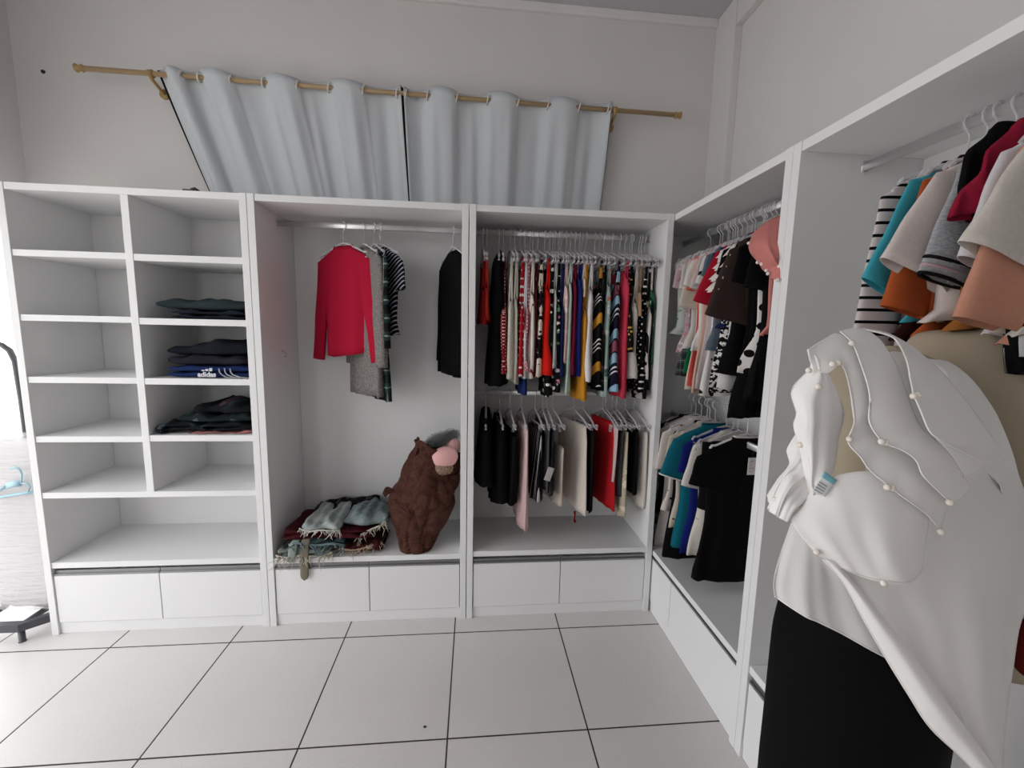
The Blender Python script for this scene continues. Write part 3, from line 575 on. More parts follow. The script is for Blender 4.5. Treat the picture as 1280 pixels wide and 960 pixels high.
# ---- wardrobe behind the mannequin
EG = 'clothes on the rail behind the mannequin'; EZ = 2.131
def e(u, v, vb, short, where, mat, xf=1.09, **k): return side_item(u, v, vb, short, where, mat, rodz=EZ, group=EG, xf=xf, **k)
e(1118, 260, 425, 'black and white striped long-sleeved top', 'last at the far end of the rail', BAND(.031, 0, (0, '#cbbfbe'), (.74, '#0c0a0c')), sl=(.42, .07, .055, 7), t=.016, seed=51, name='blouse', hw=.195)
e(1139, 240, 425, 'dark maroon top', 'hanging low behind the rust orange top', P('#2c0f0e'), seed=52, name='blouse', hw=.16)
e(1150, 240, 400, 'turquoise tee', 'with long sleeve before the striped top', P('#3f9fb0'), sl=(.25, .065, .06, 24), t=.013, seed=53)
e(1170, 230, 420, 'rust orange long-sleeved top', 'between turquoise and cream tops', P('#a8522a'), sl=(.29, .07, .062, 14), t=.017, seed=54, name='blouse')
e(1186, 225, 400, 'cream top with wide hanging sleeve', 'in front of the rust orange top', P('#cfc4bf'), sl=(.215, .078, .10, 24), t=.022, seed=55, name='blouse')
e(1200, 260, 425, 'pale grey long shirt', 'hanging low right of the cream top', P('#b4b4b4'), seed=56, name='blouse', hw=.17)
g = e(1212, 240, 348, 'grey sweater with striped cuffs', 'right of the cream wide-sleeved top', MELANGE('#85878a', '#a3a5a8'), sl=(.23, .06, .06, 15), t=.018, seed=57, name='sweater')
for k, c in enumerate(('#1a1416', '#b49aa0', '#141214')): cuff(g, .19, -.14, .195 + .018 * k, .06, .06, 15, .0150, P(c))
e(1206, 300, 414, 'tan brown top', 'hanging low left of the peach dress', P('#9a6230'), seed=58, name='blouse', hw=.205, hem=.20, t=.02)
e(1228, 225, 275, 'black high-necked top', 'directly under the clear hanger hooks', P('#08080a'), t=.016, seed=59, name='blouse', hw=.125, hem=.10).location.x = 1.165
e(1240, 230, 270, 'crimson top', 'squeezed between black and white tops', P('#8c1a34'), seed=60, name='blouse', hw=.13).location.x = 1.19
e(1264, 230, 420, 'white shirt with rolled sleeve', 'right of the crimson top', P('#cdc8cc'), sl=(.21, .062, .072, 15), t=.02, seed=61, name='shirt')
e(1272, 230, 420, 'grey-beige lace top', 'with braided cord straps', FLOW('#b8ad9f', .02, .34, '#8f8475', '#cfc6b8'), seed=62, name='blouse', hw=.17)
g = e(1276, 300, 430, 'peach pink long dress', 'above the beige mannequin shoulder', P('#c08a74'), sl=(.33, .062, .085, 12), seed=63, name='dress', t=.022)
for k in range(3):
    MB().tube([(.13 - .02 * math.sin(2.2 * j + k * 2.1), .03 + .008 * math.cos(2.2 * j + k * 2.1), -.10 - .022 * j) for j in range(9)], .0065, 7).build('braided_cord', P('#c9bda9'), g)
e(1296, 225, 420, 'off-white top with wide sleeve', 'nearest on the rail behind the mannequin', P('#c9c3ba'), sl=(.20, .085, .125, 20), t=.024, seed=64, name='blouse')
# ---- single-rail wardrobe
BG = 'clothes on the single rail'
def b(x, y, alpha, zb, short, where, mat, **k):
    return garment(k.pop('name'), k.pop('cat'), short + ' ' + where, short, BG, (x, .22, 2.119), math.radians(alpha), k.pop('kind', 'tee'), mat, k.pop('top', -.10), zb - 2.119, **k)
b(-.665, 0, -30, 1.44, 'crimson long-sleeved high-necked top', 'leftmost on the single rail', P('#a81634'), name='blouse', cat='blouse', sl=(.53, .052, .036, 8), hw=.172, hem=.145, t=.022, seed=71, collar=P('#a01430'), slant=.02)
b(-.56, 0, -52, 1.225, 'grey melange open cardigan', 'behind the crimson top', MELANGE('#55514f', '#8f8986'), name='cardigan', cat='cardigan', sl=(.55, .05, .05, 3), hw=.185, hem=.19, t=.03, seed=72)
b(-.505, 0, -60, 1.205, 'long dark green checked shirt', 'behind the grey cardigan', PLAID(.09, '#0c0d0e', '#2a4440', '#a8aeac'), name='shirt', cat='shirt', sl=(.45, .05, .045, 3), hw=.18, hem=.18, t=.022, seed=73)
b(-.475, 0, -46, 1.55, 'black top with thin white stripes', 'rightmost of the four left hangers', BAND(.02, 35, (0, '#101016'), (.72, '#a8a8b4')), name='blouse', cat='blouse', sl=(.14, .065, .065, 9), hw=.18, hem=.16, t=.018, seed=74)
b(-.088, 0, -66, 1.34, 'black long-sleeved jacket', 'alone at the right end of the single rail', P('#060607'), name='jacket', cat='jacket', sl=(.52, .062, .055, 3), hw=.17, hem=.17, t=.034, seed=75)
# ------------------------------------------------------------------ folded clothes
def folded(name, cat, label, x0, x1, y0, y1, z0, z1, mat, layers=2, seed=0, group=None, dome=0.0, wob=.006, skew=0.0):
    R = random.Random(seed); mb = MB(); h = (z1 - z0) / layers; N = 30; K = 22
    for l in range(layers):
        a, b_ = z0 + h * l + .001, z0 + h * (l + 1); ph = [R.uniform(0, 6.28) for _ in range(6)]; dx0, dx1, dy0 = R.uniform(0, .018), R.uniform(0, .018), R.uniform(0, .02); rings = []
        for k in range(K):
            s = k / (K - 1); X = x0 + dx0 + (x1 - x0 - dx0 - dx1) * s; rg = []; e = min(1, 6 * min(s, 1 - s) + .25) ** .5
            for i in range(N):
                q = 2 * PI * i / N; c, sn = math.cos(q), math.sin(q); f = math.copysign(abs(c) ** .3, c); g_ = math.copysign(abs(sn) ** .55, sn)
                y = (y0 + dy0 + y1) / 2 + (y1 - y0 - dy0) / 2 * f * (.96 + .04 * e) + wob * math.sin(9 * s + ph[0] + 2 * f)
                up = 1 + (dome * math.sin(PI * min(1, s * 1.05)) * (.6 + .4 * math.sin(3 * s + ph[3])) if g_ > 0 else 0)
                z = (a + b_) / 2 + (b_ - a) / 2 * g_ * e * up + (wob * (.8 * math.sin(11 * s + ph[1] + 3 * f) + .6 * math.sin(23 * s + ph[2])) if g_ > 0 else 0) + skew * (s - .5) * (1 if g_ > 0 else .25)
                rg.append((X + .004 * math.sin(13 * f + ph[4]), y, max(z, z0 + .0005)))
            rings.append(rg)
        mb.loft(rings, True, True, True)
    o = mb.build(name, mat); return tag(o, label, cat, group)
def fringe(parent, pts, n, ln, mat, seed, r=.0016):
    R = random.Random(seed); mb = MB(); pts = [np.array(p) for p in pts]
    for k in range(n):
        p = cr(pts, (k + R.random()) / n); d = np.array([R.uniform(-1, 1) * .7, -.5 - R.random() * .6, -R.random() * 1.1]); L = ln * R.uniform(.5, 1.2)
        m = p + d * L * .5 + np.array([R.uniform(-1, 1), 0, .4]) * L * .25; mb.tube([p, m, p + d * L + np.array([R.uniform(-1, 1) * L * .4, 0, 0])], [r, r, r * .5], 5)
    mb.tube([cr(pts, i / 30) + np.array([0, -.001, .001 * math.sin(i * 2)]) for i in range(31)], r * 2.2, 6)
    o = mb.build('frayed_hem', mat, parent); return o
FS = 'folded clothes in the shelving cubbies'
folded('trousers', 'trousers', 'navy folded trousers under slate pair, second cubby of right column', -1.44, -1.08, .03, .36, 1.612, 1.655, P('#1c212b'), 2, 81, FS)
folded('trousers', 'trousers', 'slate green-grey folded trousers on top, second cubby of right column', -1.50, -1.08, .02, .36, 1.656, 1.705, P('#2a3437'), 1, 82, FS, .25, .007)
TP = folded('track_pants', 'trousers', 'bright navy folded track pants with white stripes, bottom of third cubby', -1.475, -1.075, .02, .38, 1.324, 1.383, P('#1b2c58'), 2, 83, FS, .05, .003)
fc = bpy.data.curves.new('lettering', 'FONT'); fc.body = 'adidas'; fc.size = .034; fc.extrude = .0006; fc.offset = .0012; ft = bpy.data.objects.new('glyphs', fc); COL.objects.link(ft); bpy.context.view_layer.update()
fm = bpy.data.meshes.new_from_object(ft.evaluated_get(bpy.context.evaluated_depsgraph_get())); bpy.data.objects.remove(ft); fm.materials.clear(); fm.materials.append(P('#d8d8dc')); fo = bpy.data.objects.new('lettering', fm); COL.objects.link(fo); fo.parent = TP
fo.location = (-1.315, .0165, 1.333); fo.rotation_euler = (PI / 2 - .06, 0, 0)
lg = MB()
for k in range(3): lg.box(-1.295 + .018 * k, -1.282 + .018 * k, .0145, .017, 1.361, 1.366 + .005 * k)
lg.build('logo', P('#d8d8dc'), TP, False)
for k in range(3):
    x = -1.205 + .026 * k; MB().tube([(x - .012, .021, 1.374), (x - .007, .0145, 1.358), (x + .003, .012, 1.345), (x + .020 + .006 * k, .013, 1.334), (x + .05 + .012 * k, .016, 1.329)], .0048, 8, .35, (0, 1, 0)).build('stripe', P('#dcdcde'), TP)
folded('trousers', 'trousers', 'dark charcoal folded trousers above the bright navy track pants', -1.47, -1.10, .03, .38, 1.384, 1.432, P('#22222c'), 1, 84, FS, .2, .006)
folded('sweatshirt', 'sweatshirt', 'dark navy folded sweatshirt on top of the third cubby stack', -1.485, -1.075, .04, .38, 1.434, 1.487, P('#181b24'), 1, 85, FS, .7, .009, .03)
folded('cloth', 'cloth', 'salmon pink folded cloth lying under the dark patterned leggings', -1.40, -1.08, .015, .38, 1.041, 1.053, P('#a8716c'), 1, 86, FS)
DKF = FLOW('#11151a', .05, .34, '#1e2c30', '#3c4a50', '#20181f', '#141a22')
folded('leggings', 'leggings', 'dark flowered leggings with a rolled left end, fourth cubby of right column', -1.525, -1.085, .015, .38, 1.055, 1.095, DKF, 2, 87, FS, .15, .009)
MB().blob((-1.515, .05, 1.066), (.028, .04, .024), .9, 20, 12, .02, 6, 3).build('rolled_end', DKF, bpy.data.objects['leggings'])
folded('leggings', 'leggings', 'dark green patterned leggings in the middle of the pile, fourth cubby', -1.47, -1.08, .03, .38, 1.098, 1.135, FLOW('#182024', .045, .36, '#2b3c3c', '#4a565a', '#141418', '#3a2f3a'), 1, 88, FS, .5, .010)
folded('blouse', 'blouse', 'crumpled black and plum flowered blouse topping the pile, fourth cubby', -1.37, -1.075, .05, .37, 1.137, 1.178, FLOW('#14171a', .06, .35, '#3a2832', '#26343a', '#5a4450', '#1a1c20'), 1, 89, FS, .6, .012)
# ---- denim pile and sack in the single-rail wardrobe
FB = 'folded denim on the base of the single-rail wardrobe'; BZ = .381
folded('skirt', 'skirt', 'black folded skirt with grey lace at the back of the denim pile', -.90, -.52, .20, .40, BZ + .001, BZ + .175, BLOT('#121014', '#514a52', .035, .60), 3, 90, FB, .08, .006, .03)
folded('shorts', 'shorts', 'pale frayed denim shorts at the bottom front of the pile', -.985, -.70, -.005, .19, BZ + .001, BZ + .048, DENIM('#596666', '#8c938a', 9.0), 2, 91, FB, .2, .010)
fringe(bpy.data.objects['shorts'], [(-.985, 0, BZ + .02), (-.93, -.01, BZ + .012), (-.85, -.008, BZ + .02), (-.76, -.01, BZ + .012), (-.70, 0, BZ + .03)], 46, .05, P('#b8b2a4'), 5, .0022)
folded('jeans', 'jeans', 'dark green-blue denim with wavy hems above the pale frayed shorts', -.93, -.63, 0.0, .24, BZ + .05, BZ + .088, DENIM('#1c2a2c', '#3c4c4c', 12.0), 2, 92, FB, .2, .012)
fringe(bpy.data.objects['jeans'], [(-.92, .005, BZ + .075), (-.86, -.005, BZ + .085), (-.78, 0, BZ + .07), (-.70, -.005, BZ + .08), (-.64, .01, BZ + .06)], 26, .045, P('#66777a'), 6, .003)
folded('trousers', 'trousers', 'burgundy velvet trousers folded between the denim layers', -.965, -.50, .02, .30, BZ + .09, BZ + .137, P('#3c0c14', .7), 2, 93, FB, .12, .009)
o = folded('skirt', 'skirt', 'brown and cream fringed skirt under the denim, right side of pile', -.66, -.45, .03, .26, BZ + .001, BZ + .046, FLOW('#4a2220', .03, .34, '#8c7a68', '#2c1614', '#a8988a'), 2, 94, FB, .2, .008)
fringe(o, [(-.67, .035, BZ + .03), (-.6, .02, BZ + .028), (-.53, .035, BZ + .035), (-.455, .06, BZ + .045)], 30, .035, P('#b09c86'), 7, .002)
o = folded('shorts', 'shorts', 'light blue bleached denim shorts with white frayed hem atop the pile', -.865, -.66, .015, .30, BZ + .139, BZ + .182, DENIM('#7c8a8c', '#b0b3ae', 9.0), 1, 95, FB, .3, .010)
fringe(o, [(-.875, .03, BZ + .15), (-.82, .012, BZ + .142), (-.76, .008, BZ + .15), (-.70, .012, BZ + .143), (-.665, .02, BZ + .14)], 44, .032, P('#cfcbc4'), 8, .0018)
o = folded('jeans', 'jeans', 'mid blue speckled denim at the right top of the pile', -.665, -.43, .05, .30, BZ + .139, BZ + .192, DENIM('#525f62', '#8b9695', 13.0), 1, 96, FB, .5, .010, .01)
fringe(o, [(-.64, .07, BZ + .13), (-.58, .045, BZ + .10), (-.52, .05, BZ + .125), (-.46, .055, BZ + .15), (-.43, .08, BZ + .17)], 40, .038, P('#c4bdb0'), 9, .002)
bl = MB().tube([(-.835, .06, BZ + .092), (-.835, .01, BZ + .094), (-.836, -.012, BZ + .08), (-.838, -.014, BZ + .02), (-.840, -.013, BZ - .04), (-.842, -.013, BZ - .085), (-.843, -.013, BZ - .105), (-.844, -.013, BZ - .118)], [.023, .023, .023, .022, .022, .022, .018, .002], 10, .14, (1, .02, 0)).build('belt', P('#7a7466', .7))
tag(bl, 'grey-beige belt end hanging down over the left drawer front', 'belt')
bl = MB().tube([(-.885, .07, BZ + .085), (-.888, .01, BZ + .09), (-.893, -.014, BZ + .075), (-.900, -.016, BZ + .02), (-.905, -.015, BZ - .012)], [.02, .021, .021, .02, .019], 10, .16, (1, .02, 0)).build('belt', P('#8b958e', .7))
tag(bl, 'short pale green-grey strap lying over the shelf edge', 'belt')
def sack_cloth():
    m = NT('sack_cloth'); m.b.inputs['Base Color'].default_value = lin('#4a2b22'); m.b.inputs['Roughness'].default_value = .8; m.b.inputs['Specular IOR Level'].default_value = .2
    n = m.new('ShaderNodeTexNoise', _Scale=1.0, _Detail=3.0, _Distortion=1.2); mp = m.new('ShaderNodeMapping'); mp.inputs['Scale'].default_value = (9, 9, 17); mp.inputs['Rotation'].default_value = (0, .5, 0)
    tc = m.new('ShaderNodeTexCoord'); m.link(tc.outputs['Object'], mp.inputs[0]); m.link(mp.outputs[0], n.inputs['Vector'])
    bp = m.new('ShaderNodeBump', _Strength=1.0, _Distance=.035); m.link(n.outputs[0], bp.inputs['Height']); m.link(bp.outputs[0], m.b.inputs['Normal']); return m.m
BRN = sack_cloth()
rings = []; R = random.Random(4); prof = [(BZ + .001, -.275, .055, .085, .05), (BZ + .03, -.272, .07, .10, .068), (.47, -.268, .11, .13, .10), (.55, -.252, .14, .168, .12), (.63, -.240, .16, .190, .135), (.70, -.228, .18, .190, .14), (.77, -.212, .19, .168, .135), (.83, -.196, .20, .150, .125), (.88, -.180, .20, .135, .115), (.905, -.172, .20, .132, .112), (.92, -.168, .20, .140, .118), (.914, -.168, .20, .128, .106), (.86, -.175, .20, .115, .095)]
zs = []
from mathutils import noise
for k in range(110):
    p = cr([np.array(q) for q in prof], k / 109); rg = []
    for i in range(110):
        q = 2 * PI * i / 110; rr = 1 + .03 * math.sin(21 * p[0] + 2.5 * math.sin(q + 1) + 1.3 * q) * abs(math.sin(1.5 * q + 9 * p[0])) - .16 * (1 - abs(noise.noise(Vector((math.cos(q) * 1.6, math.sin(q) * 1.6, p[0] * 9 + math.cos(q)))))) ** 7 - .10 * (1 - abs(noise.noise(Vector((math.cos(q) * 2.6 + 7, math.sin(q) * 2.6, p[0] * 8))))) ** 9 + .05 * math.sin(3 * q + 8 * p[0]) * min(1, (p[0] - .38) * 6) + .035 * math.sin(7 * q + 3 + 14 * p[0]) * max(0, (p[0] - .6) * 3) + .018 * math.sin(34 * p[0] + 2 * math.sin(q * 2))
        rg.append((min(p[1] + p[3] * rr * math.cos(q), -.042), min(p[2] + p[4] * rr * math.sin(q), .42), max(BZ + .0008, p[0] + (-.055 * math.cos(q - .5) + .014 * math.sin(5 * q)) * max(0, min(1, (p[0] - .72) * 5)))))
    rings.append(rg)
bag = tag(MB().loft(rings, True, True, False).build('sack', BRN), 'brown cloth sack with an open top leaning in the single-rail wardrobe', 'sack')
sheet([[(-.40, .09, .72), (-.435, .08, .735), (-.455, .075, .70)], [(-.385, .09, .70), (-.42, .08, .695), (-.44, .076, .675)]], 10, 6).build('drawstring_flap', BRN, bag, solid=.003)
MB().tube([(-.285, .125, .90), (-.275, .115, .945), (-.255, .12, .958), (-.238, .13, .93)], [.012, .016, .015, .012], 8, .5).build('gathered_edge', BRN, bag)
tag(MB().blob((-.125, .12, .885), (.075, .055, .06), 1, 24, 16, .006, 5, 2, .2).build('bra', P('#dba9a6', .6, .03)), 'pink padded bra cup poking from the brown sack', 'bra')
tag(MB().blob((-.085, .20, .925), (.042, .05, .06), 1, 24, 16, .02, 6, 3).build('bra', P('#c49a98', .6)), 'dusky pink padded cup behind the other pink one in the sack', 'bra')
tag(MB().blob((-.135, .105, .83), (.06, .035, .04), 1, 24, 16, .05, 9, 5).build('lace_cloth', FLOW('#8a7262', .012, .3, '#b8a490', '#5a463a')), 'beige lace piece below the pink cup in the sack', 'lace')
pk = tag(MB().blob((-.145, .22, .965), (.095, .06, .036), .8, 28, 16, .05, 9, 6, .32).build('wrapped_garment', FLOW('#17181a', .06, .33, '#4c5452', '#23282a', '#6c706c')), 'dark garment packed in clear film on top of the sack', 'packed garment')
MB().blob((-.145, .218, .965), (.103, .066, .042), .8, 28, 16, .09, 13, 8, .32).build('film', CLEAR('packing_film', '#cfcfd2', .06, .1), pk)

# ------------------------------------------------------------------ dress forms at the right
A1 = at(1086, 580, .90); A2 = at(1246, 560, .95)
SKIN = wall_mat('dress_form_cloth', '#a79a86', .05)
def torso(name, label, ax, prof, rz, zbase, base_r=.13):
    r = empty(name, (ax[0], ax[1], zbase), rz); tag(r, label, 'mannequin'); rings = []
    for k in range(40):
        p = cr([np.array(q) for q in prof], k / 39); rings.append([(p[1] * math.cos(q), p[3] + p[2] * math.sin(q), p[0] - zbase) for q in [2 * PI * i / 36 for i in range(36)]])
    MB().loft(rings, True, True, True).build('torso', SKIN, r)
    MB().tube([(0, 0, .02), (0, 0, prof[0][0] - zbase + .02)], .014, 12).build('pole', CHROME, r)
    MB().tube([(0, 0, 0), (0, 0, .012), (0, 0, .02), (0, 0, .03)], [base_r, base_r, base_r * .8, .02], 32).build('base', BLACKP, r)
    return r
torso('mannequin', 'beige dress form under the white ruffled blouse', A1, [(.80, .085, .07, 0), (.90, .09, .075, 0), (1.00, .09, .08, 0), (1.12, .105, .09, 0), (1.25, .122, .095, -.005), (1.36, .13, .10, -.006), (1.46, .13, .085, 0), (1.52, .12, .065, .01), (1.55, .09, .05, .015), (1.565, .055, .04, .02), (1.575, .045, .04, .02)], -.45, 0)
torso('mannequin', 'bare beige dress form behind the white blouse, at right edge', A2, [(.86, .16, .11, 0), (.96, .17, .115, 0), (1.08, .15, .10, 0), (1.2, .14, .10, 0), (1.34, .165, .115, -.01), (1.46, .185, .105, 0), (1.54, .19, .085, 0), (1.585, .182, .065, 0), (1.606, .16, .05, 0), (1.614, .11, .035, 0), (1.617, .05, .02, 0)], -.5, .386, .085)
# black skirt on the front form
rings = []; R = random.Random(9)
for k in range(30):
    s = k / 29; z = 1.16 - .78 * s; w = interp([(0, .128), (.10, .152), (.3, .170), (.6, .168), (.78, .165)], .78 * s); d = interp([(0, .10), (.12, .128), (.3, .135), (.78, .15)], .78 * s)
    rings.append([(w * math.cos(q) * (1 + .012 * s * math.sin(7 * q)), d * math.sin(q) * (1 + .015 * s * math.sin(6 * q + 1)), z) for q in [2 * PI * i / 48 for i in range(48)]])
sk = MB().loft(rings).build('skirt', P('#070709', .85, .1), solid=.002); sk.location = (A1[0] + .038, A1[1], 0); sk.rotation_euler = (0, 0, -.45)
tag(sk, 'long black skirt on the dress form under the white blouse', 'skirt')
CHIF = NT('chiffon'); CHIF.b.inputs['Base Color'].default_value = lin('#eceae8'); CHIF.fabric(.75, .12, 1500); CHIF.b.inputs['Sheen Weight'].default_value = .1
CHIF.b.inputs['Transmission Weight'].default_value = 0; CHIF = CHIF.m
SHEER = CLEAR('sheer_chiffon', '#eae8e8', .66, .7)
def S(rows): return [[at(*p) for p in r] for r in rows]
bl = empty('blouse', tuple(A1)); bl.name = 'blouse'; tag(bl, 'white chiffon blouse with pearl-edged ruffles on the foreground dress form', 'blouse')
def cloth(name, rows, mat=None, M=30, K=18, ripple=0.0, nr=4, seed=0, solid=.0016, tuck=0.0, hem=None):
    if tuck: rows = [[(u, v, d - tuck * (1 - i / (len(rows) - 1))) for u, v, d in r] for i, r in enumerate(rows)]
    mb = sheet(S(rows), M, K, ripple, nr, seed); mb.v = [tuple(np.array(v) - A1) for v in mb.v]
    o = mb.build(name, mat or CHIF, bl, solid=solid)
    if hem:                                                # rolled hem along the free edge
        e = [np.array(q) for q in mb.v[-M:]] if hem == 'end' else [np.array(mb.v[k * M]) for k in range(K)]
        MB().tube([q - (ray(640, 480) * .0012) for q in e], .0013, 6).build('rolled_hem', CHIF, o)
    return o
cloth('back_drape', [
 [(1060, 470, .76), (1110, 440, .77), (1156, 449, .79), (1190, 455, .80), (1218, 478, .81)],
 [(1070, 540, .745), (1120, 520, .76), (1180, 510, .775), (1225, 515, .795), (1248, 522, .815)],
 [(1085, 600, .73), (1130, 600, .73), (1185, 595, .745), (1240, 590, .77), (1272, 590, .81)],
 [(1062, 660, .72), (1120, 665, .705), (1185, 655, .715), (1245, 645, .75), (1290, 640, .81)],
 [(1045, 705, .72), (1110, 715, .70), (1180, 712, .70), (1250, 710, .735), (1302, 700, .80)],
 [(1062, 735, .715), (1125, 748, .695), (1190, 752, .695), (1250, 748, .73), (1290, 742, .785)],
 [(1092, 780, .71), (1145, 788, .69), (1200, 790, .69), (1245, 790, .72), (1275, 785, .77)],
 [(1125, 825, .705), (1165, 838, .685), (1208, 842, .685), (1245, 840, .715), (1267, 836, .76)],
 [(1162, 872, .70), (1185, 880, .685), (1215, 884, .685), (1242, 884, .71), (1260, 880, .75)],
 [(1195, 915, .70), (1208, 925, .685), (1225, 930, .685), (1242, 930, .70), (1255, 928, .74)],
 [(1232, 968, .70), (1238, 972, .69), (1244, 975, .69), (1248, 976, .70), (1252, 976, .73)]], ripple=.004, nr=2, M=40, K=44)
cloth('side_panel', [
 [(990, 650, .735), (1005, 668, .72), (1022, 690, .71), (1046, 704, .70)],
 [(975, 690, .745), (1000, 700, .72), (1030, 715, .71), (1066, 738, .70)],
 [(966, 725, .75), (995, 738, .725), (1035, 756, .71), (1090, 784, .698)],
 [(968, 745, .755), (998, 765, .73), (1042, 787, .712), (1112, 824, .70)]], SHEER, ripple=.004, nr=2, seed=3, hem='end')
cloth('front_flap', [
 [(1028, 699, .695), (1036, 700, .69), (1045, 702, .69)], [(1054, 728, .685), (1064, 731, .675), (1076, 738, .678)], [(1080, 776, .685), (1096, 776, .668), (1112, 782, .672)],
 [(1106, 821, .685), (1126, 819, .665), (1146, 826, .668)], [(1135, 868, .685), (1158, 868, .663), (1182, 876, .667)], [(1162, 909, .685), (1188, 910, .664), (1213, 918, .668)], [(1200, 945, .685), (1220, 948, .668), (1238, 952, .672)], [(1222, 968, .685), (1236, 970, .673), (1248, 972, .676)]], K=36, seed=4, hem='side')
cloth('bodice', [
 [(996, 640, .725), (1020, 607, .715), (1046, 594, .70), (1091, 589, .69), (1150, 600, .69)],
 [(989, 650, .72), (1020, 645, .70), (1060, 640, .68), (1110, 640, .668), (1162, 642, .68)],
 [(1003, 672, .71), (1035, 675, .69), (1075, 680, .672), (1115, 685, .662), (1158, 682, .675)],
 [(1021, 692, .705), (1056, 711, .685), (1082, 722, .672), (1112, 728, .66), (1140, 725, .662), (1155, 709, .676)]], M=40, K=22, ripple=.002, nr=2, seed=5, hem='end')
cloth('ruffle', [      # inner tier beside the opening
 [(1010, 437, .735), (1030, 424, .745), (1050, 418, .75), (1085, 450, .735), (1098, 495, .725), (1100, 530, .72), (1114, 548, .712), (1130, 563, .705), (1150, 580, .70), (1170, 600, .695), (1186, 620, .70)],
 [(1012, 448, .728), (1030, 442, .73), (1054, 436, .73), (1076, 474, .715), (1085, 510, .71), (1086, 540, .705), (1098, 560, .695), (1115, 578, .688), (1136, 594, .682), (1160, 615, .68), (1182, 640, .688)],
 [(1016, 460, .722), (1032, 466, .715), (1052, 456, .715), (1063, 490, .708), (1067, 525, .70), (1059, 551, .695), (1075, 571, .685), (1090, 590, .678), (1111, 608, .672), (1133, 625, .668), (1160, 644, .668), (1176, 664, .678)]], M=70, K=16, ripple=.0015, nr=3, tuck=.012, hem='end', seed=6)
cloth('ruffle', [      # middle tier
 [(1080, 411, .775), (1100, 425, .752), (1120, 455, .732), (1133, 490, .72), (1142, 515, .712), (1152, 535, .705), (1167, 548, .70), (1180, 560, .697), (1190, 572, .697), (1198, 585, .698), (1206, 598, .702), (1212, 610, .708)],
 [(1065, 411, .762), (1084, 427, .735), (1100, 460, .712), (1110, 495, .70), (1114, 520, .692), (1128, 542, .684), (1146, 554, .678), (1160, 565, .674), (1170, 580, .674), (1178, 592, .674), (1190, 606, .678), (1200, 622, .686)],
 [(1050, 414, .752), (1066, 430, .72), (1079, 465, .70), (1086, 500, .692), (1087, 529, .684), (1104, 552, .674), (1125, 562, .667), (1140, 571, .662), (1150, 585, .660), (1156, 598, .660), (1170, 612, .663), (1186, 628, .672)]], M=70, K=16, ripple=.0015, nr=3, tuck=.012, hem='end', seed=7)
cloth('ruffle', [      # outer tier falling from the shoulder
 [(1112, 417, .79), (1142, 434, .775), (1158, 448, .765), (1177, 465, .75), (1192, 482, .738), (1207, 500, .73), (1220, 518, .726), (1230, 533, .726), (1240, 546, .73), (1248, 558, .738), (1252, 566, .745)],
 [(1095, 413, .78), (1128, 426, .755), (1142, 440, .74), (1156, 464, .718), (1166, 486, .704), (1176, 505, .696), (1190, 530, .69), (1202, 545, .69), (1218, 556, .695), (1232, 566, .705), (1244, 574, .715)],
 [(1078, 411, .77), (1110, 419, .742), (1123, 430, .725), (1134, 460, .70), (1139, 480, .688), (1144, 497, .68), (1157, 533, .668), (1172, 549, .664), (1195, 561, .664), (1216, 572, .672), (1234, 579, .684)]], M=70, K=16, ripple=.0015, nr=3, tuck=.008, hem='end', seed=8)
cloth('under_hem', [
 [(1170, 548, .69), (1190, 560, .685), (1215, 570, .69), (1233, 577, .70)], [(1180, 580, .70), (1198, 588, .692), (1214, 588, .695), (1230, 582, .70)], [(1188, 604, .71), (1200, 598, .70), (1212, 594, .698), (1228, 584, .70)]], seed=2, hem='end')
cloth('cowl', [
 [(1118, 424, .80), (1156, 447, .80), (1187, 453, .805), (1217, 477, .805), (1244, 516, .80), (1264, 562, .80), (1274, 600, .815), (1284, 650, .85)],
 [(1135, 440, .785), (1165, 455, .775), (1195, 475, .765), (1222, 510, .772), (1243, 550, .778), (1257, 590, .79), (1268, 645, .82)],
 [(1150, 455, .775), (1172, 470, .755), (1196, 495, .748), (1218, 530, .745), (1236, 575, .75), (1247, 612, .765), (1254, 650, .80)]], M=50, K=20, ripple=.009, nr=3, seed=9)
cloth('sleeve_ruffle', [
 [(1009, 437, .735), (1020, 445, .722), (1033, 464, .718)], [(1013, 459, .735), (1026, 470, .715), (1046, 490, .72)], [(990, 487, .745), (1018, 500, .712), (1055, 517, .725)],
 [(996, 516, .735), (1018, 530, .705), (1049, 546, .722)], [(993, 532, .735), (1017, 555, .70), (1046, 570, .72)], [(1000, 556, .73), (1017, 580, .70), (1042, 590, .715)], [(1007, 592, .725), (1016, 602, .705), (1030, 604, .712)], [(1013, 618, .72), (1017, 618, .712), (1022, 616, .712)]], M=26, K=50, ripple=.004, nr=2, seed=10, hem='side')
cloth('cuff_ruffle', [
 [(1000, 535, .745), (1006, 560, .735), (1010, 585, .73), (1014, 612, .725)], [(984, 562, .755), (994, 580, .735), (1000, 600, .727), (1008, 622, .722)],
 [(990, 578, .75), (985, 590, .735), (990, 608, .722), (1000, 630, .72)], [(974, 600, .76), (972, 612, .74), (980, 622, .722), (992, 636, .72)], [(961, 621, .765), (961, 637, .748), (972, 646, .73), (983, 652, .722)]], M=30, K=30, ripple=.005, nr=3, seed=11)
tg = cloth('care_label', [[(1031, 589, .698), (1046, 600, .695)], [(1023, 601, .70), (1038, 611, .695)], [(1015, 614, .70), (1031, 621, .695)]], P('#e2e4e6', .6, .02), 6, 6, solid=.0008)
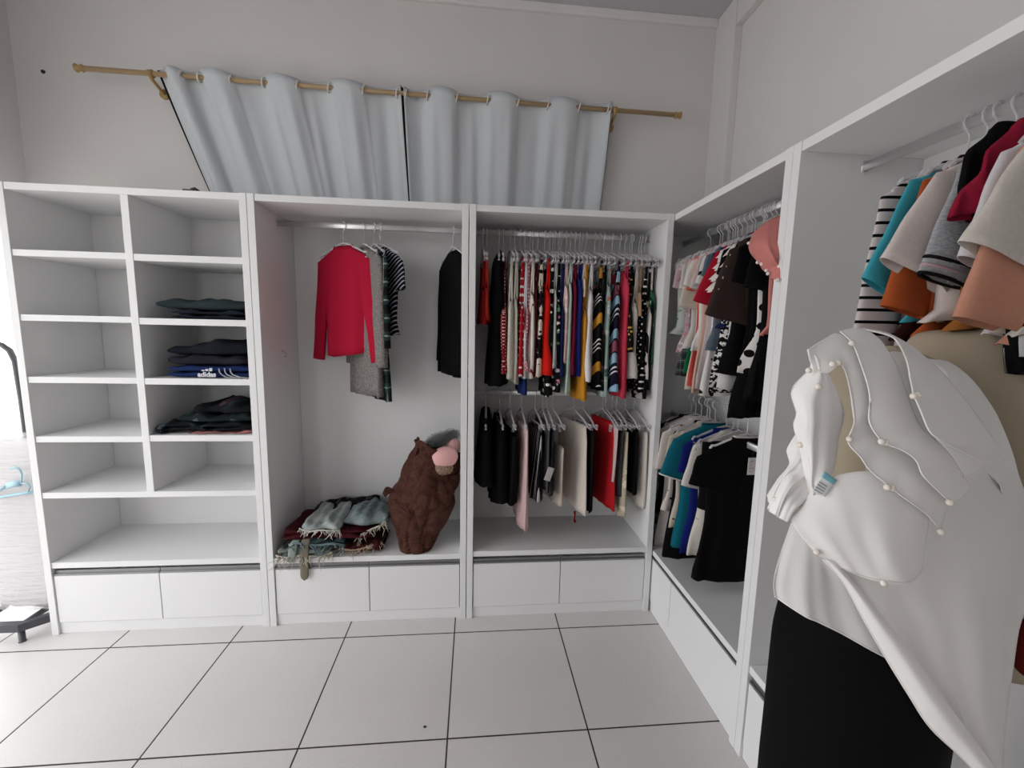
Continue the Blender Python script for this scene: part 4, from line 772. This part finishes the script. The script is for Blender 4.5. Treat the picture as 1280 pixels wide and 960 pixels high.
mb = sheet(S([[(1031, 589.5, .6965), (1046, 600.5, .6935)], [(1027, 596, .6968), (1042, 606, .6935)]]), 6, 4); mb.v = [tuple(np.array(v) - A1) for v in mb.v]; mb.build('label_band', P('#7fb6c4', .6, .02), tg, solid=.0006)
mb = MB()
for k in range(4):
    p, q = at(1024 - 2.2 * k, 602 + 3.2 * k, .6975), at(1034 - 2.0 * k, 608.5 + 3 * k, .6935); mb.tube([p - A1, q - A1], .0005, 5)
mb.build('print', INK, tg)
for u, v, d in ((1065, 429, .712), (1041, 455, .708), (1048, 454, .708), (1011, 463, .72), (1023, 483, .705), (1142, 495, .672), (1147, 494, .672), (1062, 549, .69), (1000, 556, .722), (1102, 552, .666), (1107, 553, .666), (1109, 609, .665), (1115, 610, .665), (969, 624, .74), (1187, 628, .664), (1176, 665, .67), (1105, 729, .653), (1021, 690, .699), (1199, 596, .69)):
    p = at(u, v, d) - A1; MB().blob(p, (.0052,) * 3, 1, 12, 8).build('pearl', PEARL, bl)
# black garment hung over the bare form's shoulder
p = sheet(S([[(1300, 362, .90), (1276, 369, .88), (1263, 385, .86), (1257, 410, .85), (1256, 440, .845), (1258, 466, .85)], [(1310, 368, .86), (1290, 375, .84), (1276, 392, .828), (1270, 418, .822), (1270, 445, .822), (1272, 468, .83)], [(1330, 380, .86), (1312, 390, .84), (1300, 410, .825), (1296, 430, .82), (1296, 450, .82), (1296, 470, .83)]]), 24, 18, .003, 2, 3)
bs = tag(p.build('black_top', P('#0a0a0c'), solid=.006), 'black top with a sparkling edge at the right edge of the photo', 'top')
MB().tube([at(1300, 361, .897), at(1276, 368.5, .876), at(1263, 385, .856), at(1257, 410, .846), at(1256, 440, .841), at(1258, 466, .846)], .0022, 6).build('sequin_edge', SOLID('sequins', '#8c8c8c', .3, .6), bs)
mb = sheet(S([[(1273, 420, .818), (1290, 416, .812)], [(1274, 446, .817), (1290, 446, .812)]]), 8, 6); mb.build('white_patch', P('#c8c6c4'), bs, solid=.001)
o = tag(MB().blob(at(1291, 812, .845), (.022, .03, .06), .8, 20, 14, .03, 6, 2).build('pouch', P('#5c1a14')), 'dark red rounded piece at the right edge beside the blouse hem', 'pouch')
